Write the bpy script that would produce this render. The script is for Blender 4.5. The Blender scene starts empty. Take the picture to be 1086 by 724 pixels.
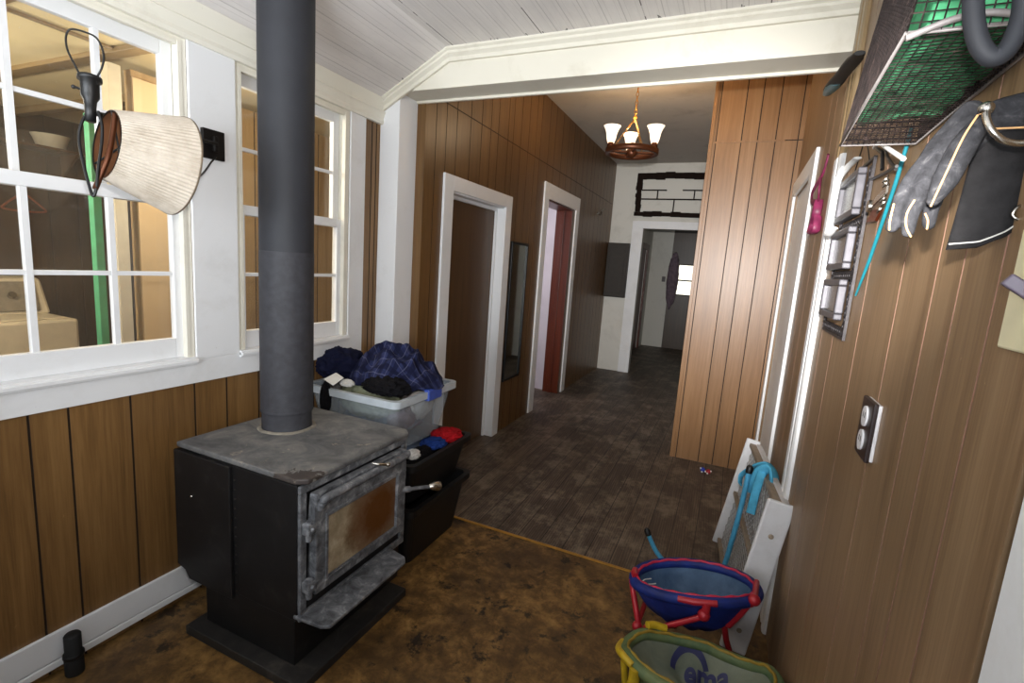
import bpy, bmesh, math, random
from mathutils import Vector, Matrix, noise
C = bpy.context.scene.collection
PI = math.pi
W = 2.379            # right wall plane
XC = 0.20            # hall left wall plane
YE = 5.23            # hall end wall plane
YC = 1.87            # closet front plane
ZH = 3.168           # hall ceiling

# ------------------------------------------------------------------ materials
def lin(c):
    return tuple((v / 12.92 if v <= .04045 else ((v + .055) / 1.055) ** 2.4) for v in [x / 255 for x in c]) + (1.,)

class NT:
    def __init__(s, name):
        s.m = bpy.data.materials.new(name); s.m.use_nodes = True
        s.n = s.m.node_tree.nodes; s.l = s.m.node_tree.links
        s.b = s.n['Principled BSDF']; s.out = s.n['Material Output']
        s.tc = s.n.new('ShaderNodeTexCoord')
    def link(s, a, b): s.l.new(a, b)
    def mapped(s, scale=(1, 1, 1), rot=(0, 0, 0), loc=(0, 0, 0)):
        mp = s.n.new('ShaderNodeMapping'); s.link(s.tc.outputs['Object'], mp.inputs['Vector'])
        mp.inputs['Scale'].default_value = scale; mp.inputs['Rotation'].default_value = rot; mp.inputs['Location'].default_value = loc
        return mp.outputs['Vector']
    def noise(s, vec, scale=5, detail=4, rough=.55, dist=0.):
        t = s.n.new('ShaderNodeTexNoise'); s.link(vec, t.inputs['Vector'])
        t.inputs['Scale'].default_value = scale; t.inputs['Detail'].default_value = detail
        t.inputs['Roughness'].default_value = rough; t.inputs['Distortion'].default_value = dist
        return t.outputs['Fac']
    def ramp(s, fac, stops):
        r = s.n.new('ShaderNodeValToRGB'); s.link(fac, r.inputs['Fac'])
        e = r.color_ramp.elements
        while len(e) < len(stops): e.new(.5)
        for k, (p, c) in enumerate(stops):
            e[k].position = p; e[k].color = c if len(c) == 4 else lin(c)
        return r.outputs['Color']
    def mix(s, fac, a, b, mode='MIX'):
        x = s.n.new('ShaderNodeMix'); x.data_type = 'RGBA'; x.blend_type = mode
        for v, i in ((fac, 0), (a, 6), (b, 7)):
            if isinstance(v, (int, float)): x.inputs[i].default_value = v
            elif isinstance(v, tuple): x.inputs[i].default_value = v if len(v) == 4 else lin(v)
            else: s.link(v, x.inputs[i])
        return x.outputs[2]
    def math(s, op, a, b=None, c=None):
        x = s.n.new('ShaderNodeMath'); x.operation = op
        for k, v in enumerate((a, b, c)):
            if v is None: continue
            if isinstance(v, (int, float)): x.inputs[k].default_value = v
            else: s.link(v, x.inputs[k])
        return x.outputs[0]
    def xyz(s, vec=None):
        x = s.n.new('ShaderNodeSeparateXYZ'); s.link(vec or s.tc.outputs['Object'], x.inputs[0]); return x.outputs
    def bump(s, h, strength=.3, dist=.01):
        b = s.n.new('ShaderNodeBump'); s.link(h, b.inputs['Height'])
        b.inputs['Strength'].default_value = strength; b.inputs['Distance'].default_value = dist
        s.link(b.outputs['Normal'], s.b.inputs['Normal'])
    def col(s, c):
        if isinstance(c, tuple): s.b.inputs['Base Color'].default_value = c if len(c) == 4 else lin(c)
        else: s.link(c, s.b.inputs['Base Color'])
        return s
    def set(s, rough=.5, metal=0., spec=.5):
        s.b.inputs['Roughness'].default_value = rough; s.b.inputs['Metallic'].default_value = metal
        s.b.inputs['Specular IOR Level'].default_value = spec
        return s

def plain(name, c, rough=.5, metal=0., vary=.15, scale=20, spec=.5, bump=0.):
    t = NT(name); v = t.mapped()
    f = t.noise(v, scale, 4)
    c2 = tuple(max(0, x * (1 - vary)) for x in c)
    t.col(t.ramp(f, [(.3, c2), (.7, c)])).set(rough, metal, spec)
    if bump: t.bump(t.noise(v, scale * 3, 3), bump, .004)
    return t.m

def wood(name, dark, mid, light, along='z', grain=26, rough=.38, spec=.5):
    """printed wood panelling: stretched grain with a slow drift from board to board"""
    t = NT(name)
    g = {'z': (grain, grain, grain * .035), 'y': (grain, grain * .035, grain), 'x': (grain * .035, grain, grain)}[along]
    v = t.mapped(g)
    f1 = t.noise(v, 1., 6, .62, .9)
    g2 = tuple(x * 6 for x in g)
    f2 = t.noise(t.mapped(g2), 1., 3, .6, .2)
    f3 = t.noise(t.mapped((1.6, 1.6, .5)), 1.7, 2)
    f = t.math('ADD', t.math('MULTIPLY', f1, .62), t.math('MULTIPLY', f2, .38))
    base = t.ramp(f, [(.27, dark), (.5, mid), (.76, light)])
    base = t.mix(t.ramp(f3, [(.3, (0, 0, 0, 1)), (.75, (.45, .45, .45, 1))]), base, dark)
    sc = t.noise(t.mapped((55, 55, 30)), 1., 2, .5, .5)
    base = t.mix(t.ramp(sc, [(.76, (0, 0, 0, 1)), (.79, (.5, .5, .5, 1))]), base, light)
    t.col(base).set(rough, 0, spec); t.bump(f2, .06, .002)
    return t.m

def paint(name, c, grime=(150, 140, 120), amount=.35, rough=.5, scale=3.):
    t = NT(name); v = t.mapped()
    f = t.noise(v, scale, 8, .7, .4)
    f2 = t.noise(t.mapped((1, 1, 1)), 38, 3)
    k = t.ramp(f, [(.52, (0, 0, 0, 1)), (.78, (amount,) * 3 + (1,))])
    base = t.mix(k, c, grime)
    sp = t.ramp(f2, [(.74, (0, 0, 0, 1)), (.80, (.30, .30, .30, 1))])
    base = t.mix(sp, base, grime)
    t.col(base).set(rough); t.bump(t.noise(v, 60, 3), .08, .003)
    return t.m

M = {}
M['panel_left'] = wood('orange brown wood panel', (80, 56, 28), (128, 94, 54), (154, 119, 74))
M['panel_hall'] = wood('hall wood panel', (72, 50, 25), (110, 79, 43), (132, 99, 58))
M['panel_closet'] = wood('closet wood panel', (116, 82, 49), (140, 102, 64), (160, 121, 82), rough=.38)
M['panel_right'] = wood('right wood panel', (102, 78, 53), (138, 111, 81), (164, 138, 106), rough=.45)
M['panel_laundry'] = wood('tan plywood', (142, 114, 76), (178, 148, 104), (196, 170, 124))
M['groove_dark'] = plain('dark groove', (38, 22, 10), .8)
M['groove_lit'] = plain('flash lit groove', (156, 116, 98), .7)  # flash highlight on the groove bevels, painted in as a pale colour
M['white'] = paint('white paint', (232, 233, 234), amount=.2)
M['cream'] = paint('cream paint', (230, 226, 212), amount=.3)
M['header'] = paint('cream header paint', (216, 211, 196), (160, 148, 120), .4)
M['plaster'] = paint('hall plaster', (214, 212, 204), (150, 146, 136), .4, .8)
M['hallceil'] = paint('hall ceiling paint', (196, 190, 182), (140, 134, 128), .5, .8)
M['strip_tan'] = wood('bare trim wood', (122, 101, 70), (142, 120, 87), (160, 139, 105))
M['door_brown'] = wood('dark door slab', (66, 46, 26), (92, 66, 40), (112, 84, 54), rough=.4)
M['red_wood'] = wood('red brown door wood', (52, 18, 6), (88, 33, 10), (112, 50, 18), rough=.35)
M['dark_wood'] = wood('near black wood', (18, 10, 7), (30, 19, 13), (44, 29, 21), rough=.8, spec=.15)
M['peach'] = plain('peach board', (236, 206, 160), .6, 0, .06, 5)
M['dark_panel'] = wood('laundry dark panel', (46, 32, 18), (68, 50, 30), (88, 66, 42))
M['grey_metal'] = plain('grey panel paint', (50, 44, 38), .6, .2)
M['room_white'] = plain('back room wall', (214, 208, 216), .8, 0, .05, 4)

def m_ceiling():
    t = NT('beadboard ceiling'); o = t.xyz()
    q = t.math('FRACT', t.math('MULTIPLY', o[0], 1 / .085))
    q2 = t.math('FRACT', t.math('MULTIPLY', t.math('ADD', o[0], .02), 1 / .0425))
    gl = t.math('LESS_THAN', q, .05); g2 = t.math('LESS_THAN', q2, .07)
    f = t.noise(t.mapped((3, .5, 3)), 3, 6, .7, .5)
    base = t.ramp(f, [(.3, (210, 205, 202)), (.6, (224, 219, 215)), (.8, (230, 226, 220))])
    base = t.mix(t.math('MULTIPLY', gl, .30), base, (84, 74, 66))
    base = t.mix(t.math('MULTIPLY', g2, .14), base, (110, 100, 92))
    crack = t.math('MULTIPLY', t.math('LESS_THAN', t.math('FRACT', t.math('MULTIPLY', o[0], 1 / .51)), .010),
                   t.math('GREATER_THAN', t.noise(t.mapped((2, 2.2, 2)), 2., 2), .42))
    base = t.mix(t.math('MULTIPLY', crack, .8), base, (46, 34, 28))
    st = t.noise(t.mapped((1, 1, 1), loc=(3, 1, 0)), 2.6, 6, .75, 1.)
    base = t.mix(t.ramp(st, [(.66, (0, 0, 0, 1)), (.76, (.5, .5, .5, 1))]), base, (136, 110, 84))
    spots = t.math('MULTIPLY', t.math('GREATER_THAN', o[1], -.075), t.math('GREATER_THAN', t.noise(t.mapped((26, 9, 26)), 1., 2), .66))
    base = t.mix(t.math('MULTIPLY', spots, .8), base, (40, 32, 28))
    t.col(base).set(.6); t.bump(t.math('MULTIPLY', t.math('ADD', gl, g2), -1.), .5, .004)
    return t.m
M['ceiling'] = m_ceiling()

def m_floor_near():
    t = NT('stained brown sheet floor'); v = t.mapped()
    f = t.noise(v, 2.4, 7, .66, .2); f2 = t.noise(v, 13, 8, .74, .25); f3 = t.noise(t.mapped(loc=(7, 2, 0)), 8, 6, .7, .2)
    base = t.ramp(f2, [(.3, (54, 37, 17)), (.46, (98, 71, 35)), (.62, (136, 103, 56)), (.78, (162, 128, 80))])
    base = t.mix(t.ramp(f, [(.46, (0, 0, 0, 1)), (.66, (.75, .75, .75, 1))]), base, (54, 37, 20))
    base = t.mix(t.ramp(f3, [(.56, (0, 0, 0, 1)), (.63, (.9, .9, .9, 1))]), base, (24, 17, 12))
    sp = t.noise(t.mapped((1, 1, 1)), 60, 2)
    base = t.mix(t.ramp(sp, [(.76, (0, 0, 0, 1)), (.80, (.5, .5, .5, 1))]), base, (150, 132, 112))
    t.col(base).set(.5); t.bump(f2, .12, .004)
    return t.m
M['floor_near'] = m_floor_near()

def m_planks():
    t = NT('worn grey brown plank floor'); o = t.xyz()
    wv = .135
    sx = t.math('MULTIPLY', o[0], 1 / wv)
    idx = t.math('FLOOR', sx); fr = t.math('FRACT', sx)
    wn = t.n.new('ShaderNodeTexWhiteNoise'); wn.noise_dimensions = '1D'; t.link(idx, wn.inputs['W'])
    off = t.n.new('ShaderNodeCombineXYZ'); t.link(t.math('MULTIPLY', wn.outputs['Value'], 9.), off.inputs['Y'])
    add = t.n.new('ShaderNodeVectorMath'); add.operation = 'ADD'
    t.link(t.tc.outputs['Object'], add.inputs[0]); t.link(off.outputs[0], add.inputs[1])
    mp = t.n.new('ShaderNodeMapping'); t.link(add.outputs[0], mp.inputs['Vector']); mp.inputs['Scale'].default_value = (24, 2.2, 1)
    wv_ = t.n.new('ShaderNodeTexWave'); wv_.wave_type = 'RINGS'; wv_.rings_direction = 'SPHERICAL'
    mp2 = t.n.new('ShaderNodeMapping'); t.link(add.outputs[0], mp2.inputs['Vector']); mp2.inputs['Scale'].default_value = (9, .8, 1)
    t.link(mp2.outputs[0], wv_.inputs['Vector']); wv_.inputs['Scale'].default_value = 2.6; wv_.inputs['Distortion'].default_value = 5; wv_.inputs['Detail'].default_value = 2
    f1 = t.noise(mp.outputs[0], 1., 7, .65, 1.0)
    f = t.math('ADD', t.math('MULTIPLY', f1, .82), t.math('MULTIPLY', wv_.outputs['Fac'], .18))
    base = t.ramp(f, [(.28, (62, 50, 40)), (.5, (86, 71, 58)), (.70, (116, 101, 86))])
    base = t.mix(t.math('MULTIPLY', wn.outputs['Value'], .5), base, (44, 34, 27))
    big = t.noise(t.mapped((1.5, 1.1, 1)), 2.6, 9, .76, .1)
    base = t.mix(t.ramp(big, [(.48, (0, 0, 0, 1)), (.62, (.5, .5, .5, 1))]), base, (152, 138, 120))
    dk = t.noise(t.mapped((1.2, 1., 1), loc=(4, 9, 0)), 2.2, 8, .74, .1)
    base = t.mix(t.ramp(dk, [(.50, (0, 0, 0, 1)), (.64, (.55, .55, .55, 1))]), base, (50, 40, 31))
    gap = t.math('LESS_THAN', fr, .035)
    base = t.mix(t.math('MULTIPLY', gap, .9), base, (14, 10, 8))
    sp = t.noise(t.mapped((1, 1, 1), loc=(2, 5, 0)), 34, 2)
    base = t.mix(t.ramp(sp, [(.785, (0, 0, 0, 1)), (.80, (.85, .85, .85, 1))]), base, (190, 180, 168))
    t.col(base).set(.55); t.bump(f, .15, .004)
    return t.m
M['planks'] = m_planks()

def m_glass(name, dirt=.12):
    t = NT(name); n = t.n
    tr = n.new('ShaderNodeBsdfTransparent'); gl = n.new('ShaderNodeBsdfGlossy'); gl.inputs['Roughness'].default_value = .05
    df = n.new('ShaderNodeBsdfDiffuse'); df.inputs['Color'].default_value = (.6, .52, .4, 1)
    m1 = n.new('ShaderNodeMixShader'); m1.inputs[0].default_value = .05
    t.link(tr.outputs[0], m1.inputs[1]); t.link(gl.outputs[0], m1.inputs[2])
    f = t.noise(t.mapped(), 90, 3, .7); g = t.noise(t.mapped(), 4, 5, .7)
    fac = t.math('ADD', t.math('MULTIPLY', t.math('GREATER_THAN', f, .72), dirt * 2.2), t.math('MULTIPLY', g, dirt * .35))
    m2 = n.new('ShaderNodeMixShader'); t.link(fac, m2.inputs[0]); t.link(m1.outputs[0], m2.inputs[1]); t.link(df.outputs[0], m2.inputs[2])
    t.link(m2.outputs[0], t.out.inputs['Surface'])
    return t.m
M['glass'] = m_glass('dusty window glass', .22)

def m_clear_plastic():
    t = NT('cloudy clear plastic'); n = t.n
    tr = n.new('ShaderNodeBsdfTransparent'); tr.inputs['Color'].default_value = (.93, .96, .98, 1)
    t.b.inputs['Base Color'].default_value = (.66, .71, .75, 1); t.b.inputs['Roughness'].default_value = .25
    m1 = n.new('ShaderNodeMixShader'); m1.inputs[0].default_value = .17
    t.link(tr.outputs[0], m1.inputs[1]); t.link(t.b.outputs[0], m1.inputs[2]); t.link(m1.outputs[0], t.out.inputs['Surface'])
    return t.m
M['clear'] = m_clear_plastic()
M['clear_rim'] = plain('cloudy rim plastic', (190, 198, 204), .3, 0, .08)

def m_stove(name, a, b, c, rough, scale=9, th=.55, metal=.2):
    t = NT(name); v = t.mapped()
    f = t.noise(v, scale, 8, .7, .6); f2 = t.noise(v, 45, 4, .7)
    base = t.ramp(f, [(.3, a), (th, b), (.75, c)])
    base = t.mix(t.ramp(f2, [(.68, (0, 0, 0, 1)), (.76, (.6, .6, .6, 1))]), base, c)
    t.col(base).set(rough, metal); t.bump(f2, .1, .002)
    return t
M['stove_body'] = m_stove('sooty black steel', (12, 12, 13), (19, 18, 19), (44, 42, 41), .5).m
M['stove_front'] = m_stove('dusty cast iron', (44, 45, 48), (104, 106, 110), (172, 173, 174), .55, 18, .52).m
def m_top():
    t = m_stove('ash stained steel top', (66, 66, 68), (104, 104, 104), (150, 146, 138), .6, 7, .5)
    rust = t.noise(t.mapped(loc=(1, 4, 2)), 7, 7, .7, .5)
    o = t.xyz()
    cl = lambda v: t.math('MINIMUM', t.math('MAXIMUM', v, 0.), 1.)
    near = t.math('MULTIPLY', cl(t.math('MULTIPLY', t.math('SUBTRACT', o[0], .02), 4.)), cl(t.math('MULTIPLY', t.math('SUBTRACT', .20, o[1]), 6.)))
    k = t.math('GREATER_THAN', t.math('MULTIPLY', rust, near), .30)
    old = t.b.inputs['Base Color'].links[0].from_socket
    base = t.mix(t.math('MULTIPLY', k, .8), old, (40, 24, 16))
    wh = t.noise(t.mapped(loc=(5, 1, 0)), 9, 6, .7, .8)
    base = t.mix(t.ramp(wh, [(.62, (0, 0, 0, 1)), (.70, (.75, .75, .75, 1))]), base, (176, 164, 146))
    t.col(base); return t.m
M['stove_top'] = m_top()
def m_sootglass():
    t = NT('sooty stove glass'); o = t.xyz()
    # object space: stove root; glass spans y .10..0.52, z .36..0.62
    dy = t.math('MULTIPLY', t.math('SUBTRACT', o[1], .405), 6.4); dz = t.math('MULTIPLY', t.math('SUBTRACT', o[2], .49), 6.6)
    d = t.math('SQRT', t.math('ADD', t.math('POWER', dy, 2.), t.math('POWER', dz, 2.)))
    nz = t.noise(t.mapped(), 16, 6, .7, .5)
    d = t.math('MULTIPLY', t.math('ADD', d, t.math('MULTIPLY', t.math('SUBTRACT', nz, .5), .7)), .72)
    base = t.ramp(t.noise(t.mapped(), 11, 6, .65), [(.3, (112, 98, 76)), (.55, (152, 138, 114)), (.75, (182, 172, 150))])
    k = t.ramp(d, [(.35, (.97, .97, .97, 1)), (.8, (.62, .62, .62, 1)), (1.0, (0, 0, 0, 1))])
    base = t.mix(k, base, (84, 46, 14))
    t.col(base).set(.16); return t.m
M['soot_glass'] = m_sootglass()
M['stove_base'] = m_stove('dusty black base', (26, 25, 25), (42, 40, 38), (78, 72, 66), .6, 8, .55).m
M['pipe'] = plain('matte grey black flue', (46, 47, 52), .62, 0., .12, 8, .35)  # darkened to put the flash falloff up the pipe into its colour
M['pipe_scuffed'] = plain('scuffed flue base', (60, 60, 65), .62, 0., .2, 30, .35)
M['ash'] = plain('pale ash cement', (150, 142, 128), .9, 0, .3)
M['chrome'] = plain('polished metal', (200, 196, 188), .25, 1.)
M['dark_bronze'] = plain('dark bronze', (20, 16, 14), .5, .4)
M['black'] = plain('black plastic', (11, 11, 12), .45)
M['black_matte'] = plain('flat black', (16, 16, 16), .7)
M['brass'] = plain('aged brass', (196, 140, 60), .3, .9)
M['bronze'] = plain('brown bronze', (92, 50, 26), .4, .6)

def m_shade():
    t = NT('pleated cream fabric'); f = t.noise(t.mapped((1, 1, 1)), 14, 5, .7)
    t.col(t.ramp(f, [(.3, (172, 160, 144)), (.6, (198, 188, 174))])).set(.85, 0, .1)
    return t.m
M['shade'] = m_shade()
M['lining'] = plain('scorched amber lining', (140, 92, 58), .8)

def emit(name, c, s):
    t = NT(name); t.col(c); t.b.inputs['Emission Color'].default_value = lin(c); t.b.inputs['Emission Strength'].default_value = s
    return t.m
M['bulb_glass'] = emit('lit opal glass', (255, 236, 212), 1.1)
M['bulb'] = emit('lit bulb', (255, 226, 180), 12.)
M['daylight'] = emit('daylit window', (236, 232, 214), 2.2)

def m_plaid():
    t = NT('navy plaid flannel'); v = t.mapped(); o = t.xyz(t.tc.outputs['UV'])
    base = t.ramp(t.noise(v, 30, 3), [(.3, (30, 34, 62)), (.7, (46, 52, 88))])
    def band(ax, per, wd, col, amt, base, off=0.):
        q = t.math('FRACT', t.math('ADD', t.math('MULTIPLY', o[ax], 1 / per), off))
        return t.mix(t.math('MULTIPLY', t.math('LESS_THAN', q, wd), amt), base, col)
    base = band(0, .085, .34, (20, 22, 44), .75, base); base = band(1, .085, .34, (20, 22, 44), .75, base)
    base = band(0, .085, .05, (110, 112, 136), .38, base, .3); base = band(1, .085, .04, (110, 112, 136), .38, base, .3)
    t.col(base).set(.9, 0, .1); t.bump(t.noise(t.mapped(), 200, 2), .2, .002)
    return t.m
M['plaid'] = m_plaid()
def cloth(name, c, vary=.25): return plain(name, c, .92, 0, vary, 16, .1, .25)
M['navy'] = cloth('navy knit', (24, 27, 52)); M['black_cloth'] = cloth('black cloth', (20, 19, 22))
M['white_cloth'] = cloth('white cloth', (206, 204, 200), .1); M['olive'] = cloth('grey olive cloth', (132, 136, 112))
M['mauve'] = cloth('mauve cloth', (128, 112, 122)); M['red_cloth'] = cloth('red cloth', (176, 26, 34)); M['blue_cloth'] = cloth('blue cloth', (34, 60, 128))
M['grey_cloth'] = cloth('grey blue cloth', (92, 104, 122)); M['pale_cloth'] = cloth('pale cloth', (196, 190, 184), .1)
M['green_cloth'] = cloth('bright green cloth', (92, 184, 130), .35); M['paper'] = plain('white card', (232, 232, 230), .7, 0, .03)
M['blue_latch'] = plain('blue plastic latch', (70, 96, 190), .35)
def m_leather():
    t = NT('grey suede leather'); v = t.mapped()
    f = t.noise(v, 60, 6, .7, .5)
    t.col(t.ramp(f, [(.3, (28, 28, 30)), (.55, (48, 48, 51)), (.75, (80, 79, 80))])).set(.85, 0, .2); t.bump(f, .35, .003)
    return t.m
M['leather'] = m_leather()
M['leather_dark'] = plain('charcoal suede', (36, 35, 36), .9, 0, .3, 60, .2, .3)
M['thread'] = plain('tan stitching', (214, 166, 112), .8); M['thread_white'] = plain('white stitching', (206, 204, 198), .8)
def m_wire():
    t = NT('brown coated wire'); f = t.noise(t.mapped(), 40, 4)
    t.col(t.ramp(f, [(.35, (26, 22, 22)), (.62, (60, 50, 48)), (.8, (110, 90, 84))])).set(.5, .4); return t.m
M['wire'] = m_wire(); M['wire_grey'] = plain('grey rim wire', (146, 140, 138), .5, .3)
M['slate'] = plain('slate rubber', (36, 38, 44), .7); M['teal'] = plain('teal plastic', (28, 118, 132), .4)
M['blue_plastic'] = plain('blue plastic', (36, 60, 176), .35)
M['pink'] = plain('pink ribbon', (140, 44, 86), .5, 0, .35)
M['frame_grey'] = plain('pewter frame', (88, 86, 91), .4, .35); M['frame_dark'] = plain('dark ornate metal', (58, 54, 56), .45, .5, .4, 60)
M['photo'] = plain('faded photo', (76, 76, 68), .25, 0, .35, 12)
M['cream_plastic'] = plain('cream switch plate', (222, 214, 178), .4, 0, .05); M['purple'] = plain('violet grey toggle', (96, 84, 100), .4)
M['outlet_brown'] = plain('brown outlet plate', (42, 26, 24), .35); M['outlet_white'] = plain('white outlet', (226, 224, 226), .35, 0, .03)
M['gate_white'] = paint('scuffed white gate', (216, 216, 218), (150, 146, 140), .4); M['gate_tan'] = plain('tan gate rail', (158, 142, 122), .5)
M['mesh_grey'] = plain('grey plastic mesh', (184, 184, 182), .5)
M['sky_tube'] = plain('light blue tube', (84, 172, 214), .4, 0, .12); M['sky_strap'] = cloth('light blue strap', (92, 184, 222), .2)
M['red_tube'] = plain('red enamel tube', (172, 32, 44), .35, .1, .12); M['yellow_tube'] = plain('yellow enamel tube', (196, 164, 36), .4, 0, .2)
def m_fabric(name, a, b, scale=9):
    t = NT(name); f = t.noise(t.mapped(), scale, 5, .65, .6)
    t.col(t.ramp(f, [(.32, a), (.68, b)])).set(.6, 0, .35); t.bump(t.noise(t.mapped(), 24, 4), .3, .006); return t.m
M['seat_blue'] = m_fabric('royal blue nylon', (14, 28, 84), (24, 46, 124)); M['seat_denim'] = m_fabric('faded blue seat', (46, 72, 104), (78, 104, 134))
M['piping_red'] = plain('red piping', (188, 30, 66), .5); M['piping_olive'] = plain('mustard piping', (150, 122, 34), .6)
M['seat_green'] = m_fabric('faded green nylon', (62, 88, 62), (106, 116, 74), 6); M['seat_grey'] = m_fabric('grey green seat', (92, 102, 90), (126, 130, 112), 7)
M['print_navy'] = plain('navy print', (36, 40, 92), .6)
M['washer'] = plain('almond enamel', (226, 214, 188), .3, 0, .04); M['console'] = plain('grey console', (150, 140, 124), .35)
M['mint'] = plain('mint green paint', (96, 196, 146), .5, 0, .12); M['hanger'] = plain('orange brown plastic', (150, 82, 50), .4)
M['bowl'] = plain('off white plastic', (226, 216, 190), .4, 0, .05)
M['lceil'] = paint('yellowed ceiling paint', (226, 210, 166), (180, 152, 104), .3); M['beam'] = wood('tan beam', (118, 96, 62), (140, 118, 80), (160, 138, 98), along='x')
M['mirror'] = NT('mirror glass').col((200, 206, 200)).set(.04, 1.).m
M['seam'] = plain('brass edge strip', (190, 140, 56), .4, .5)

# ------------------------------------------------------------------ mesh helpers
class MB:
    """collects shapes in world metres; build() links them as one mesh object"""
    def __init__(s): s.v = []; s.f = []; s.mi = []; s.sm = []
    def add(s, vs, fs, mi=0, smooth=False):
        o = len(s.v); s.v += [tuple(p) for p in vs]
        for f in fs: s.f.append(tuple(i + o for i in f)); s.mi.append(mi); s.sm.append(smooth)
        return s
    def box(s, a, b, mi=0):
        (x0, y0, z0), (x1, y1, z1) = a, b
        vs = [(x0, y0, z0), (x1, y0, z0), (x1, y1, z0), (x0, y1, z0), (x0, y0, z1), (x1, y0, z1), (x1, y1, z1), (x0, y1, z1)]
        return s.add(vs, [(0, 3, 2, 1), (4, 5, 6, 7), (0, 1, 5, 4), (1, 2, 6, 5), (2, 3, 7, 6), (3, 0, 4, 7)], mi)
    def hexa(s, vs, mi=0):
        return s.add(vs, [(0, 3, 2, 1), (4, 5, 6, 7), (0, 1, 5, 4), (1, 2, 6, 5), (2, 3, 7, 6), (3, 0, 4, 7)], mi)
    def bar(s, p, q, w, h, up=(0, 0, 1), mi=0):
        """rectangular bar from p to q, w across and h along 'up'"""
        p, q, up = Vector(p), Vector(q), Vector(up); d = (q - p).normalized()
        a = d.cross(up).normalized(); b = a.cross(d).normalized()
        vs = []
        for c in (p, q):
            for i, j in ((-1, -1), (1, -1), (1, 1), (-1, 1)): vs.append(c + a * (w / 2 * i) + b * (h / 2 * j))
        return s.add(vs, [(0, 3, 2, 1), (4, 5, 6, 7), (0, 1, 5, 4), (1, 2, 6, 5), (2, 3, 7, 6), (3, 0, 4, 7)], mi)
    def tube(s, pts, r, n=10, closed=False, cap=True, mi=0, flat=1., smooth=True, up0=None):
        pts = [Vector(p) for p in pts]; k = len(pts)
        rr = r if isinstance(r, (list, tuple)) else [r] * k
        vs, fs = [], []; up = None
        for i, p in enumerate(pts):
            if closed: d = pts[(i + 1) % k] - pts[i - 1]
            else: d = pts[min(i + 1, k - 1)] - pts[max(i - 1, 0)]
            d.normalize()
            if up is None:
                up = Vector(up0) if up0 else (Vector((0, 0, 1)) if abs(d.z) < .9 else Vector((1, 0, 0)))
            a = d.cross(up).normalized(); up = a.cross(d).normalized()
            for j in range(n):
                t = 2 * PI * j / n
                vs.append(p + a * (rr[i] * math.cos(t)) + up * (rr[i] * flat * math.sin(t)))
        for i in range(k if closed else k - 1):
            for j in range(n):
                i2 = (i + 1) % k; j2 = (j + 1) % n
                fs.append((i * n + j, i * n + j2, i2 * n + j2, i2 * n + j))
        s.add(vs, fs, mi, smooth)
        if cap and not closed:
            s.add(vs[:n], [tuple(range(n))[::-1]], mi); s.add(vs[-n:], [tuple(range(n))], mi)
        return s
    def lathe(s, c, prof, axis=(0, 0, 1), n=32, mi=0, smooth=True, rfun=None):
        """prof: list of (radius, height along axis)"""
        c = Vector(c); ax = Vector(axis).normalized()
        a = ax.cross(Vector((0, 0, 1)) if abs(ax.z) < .9 else Vector((1, 0, 0))).normalized(); b = ax.cross(a)
        vs, fs = [], []
        for (r, h) in prof:
            for j in range(n):
                t = 2 * PI * j / n; q = r * (rfun(t) if rfun else 1.)
                vs.append(c + ax * h + a * (q * math.cos(t)) + b * (q * math.sin(t)))
        for i in range(len(prof) - 1):
            for j in range(n): fs.append((i * n + j, i * n + (j + 1) % n, (i + 1) * n + (j + 1) % n, (i + 1) * n + j))
        return s.add(vs, fs, mi, smooth)
    def cyl(s, p, q, r, n=20, mi=0, r2=None):
        return s.tube([p, q], [r, r if r2 is None else r2], n, mi=mi)
    def ball(s, c, r, n=14, mi=0, sc=(1, 1, 1)):
        prof = [(max(1e-4, math.sin(PI * i / n)), -math.cos(PI * i / n)) for i in range(n + 1)]
        vs, fs = [], []; m = n + 6
        for (q, h) in prof:
            for j in range(m):
                t = 2 * PI * j / m; vs.append((c[0] + r * q * math.cos(t) * sc[0], c[1] + r * q * math.sin(t) * sc[1], c[2] + r * h * sc[2]))
        for i in range(n):
            for j in range(m): fs.append((i * m + j, i * m + (j + 1) % m, (i + 1) * m + (j + 1) % m, (i + 1) * m + j))
        return s.add(vs, fs, mi, True)
    def grid(s, fn, nu, nv, mi=0, smooth=True, closeu=False):
        vs = [fn(i / (nu if closeu else nu - 1), j / (nv - 1)) for i in range(nu) for j in range(nv)]
        fs = [(i * nv + j, ((i + 1) % nu) * nv + j, ((i + 1) % nu) * nv + j + 1, i * nv + j + 1) for i in range(nu if closeu else nu - 1) for j in range(nv - 1)]
        return s.add(vs, fs, mi, smooth)
    def prism(s, poly, vec, mi=0):
        """poly: 3-D outline, extruded by vec"""
        n = len(poly); P = [Vector(p) for p in poly]; V = Vector(vec)
        s.add(P + [p + V for p in P], [tuple(range(n))[::-1], tuple(range(n, 2 * n))] + [(i, (i + 1) % n, n + (i + 1) % n, n + i) for i in range(n)], mi)
        return s
    def build(s, name, mats, parent=None, bevel=0., subsurf=0, solid=0., recalc=True, weld=False):
        L = wloc(parent)
        me = bpy.data.meshes.new(name)
        me.from_pydata([tuple(Vector(p) - L) for p in s.v], [], s.f)
        mats = mats if isinstance(mats, (list, tuple)) else [mats]
        for m in mats: me.materials.append(m)
        me.polygons.foreach_set('material_index', s.mi); me.polygons.foreach_set('use_smooth', s.sm)
        if recalc:
            bm = bmesh.new(); bm.from_mesh(me)
            if weld: bmesh.ops.remove_doubles(bm, verts=bm.verts, dist=1e-5)
            bmesh.ops.recalc_face_normals(bm, faces=bm.faces); bm.to_mesh(me); bm.free()
        me.update()
        o = bpy.data.objects.new(name, me); C.objects.link(o)
        if parent is not None: o.parent = parent
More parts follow.
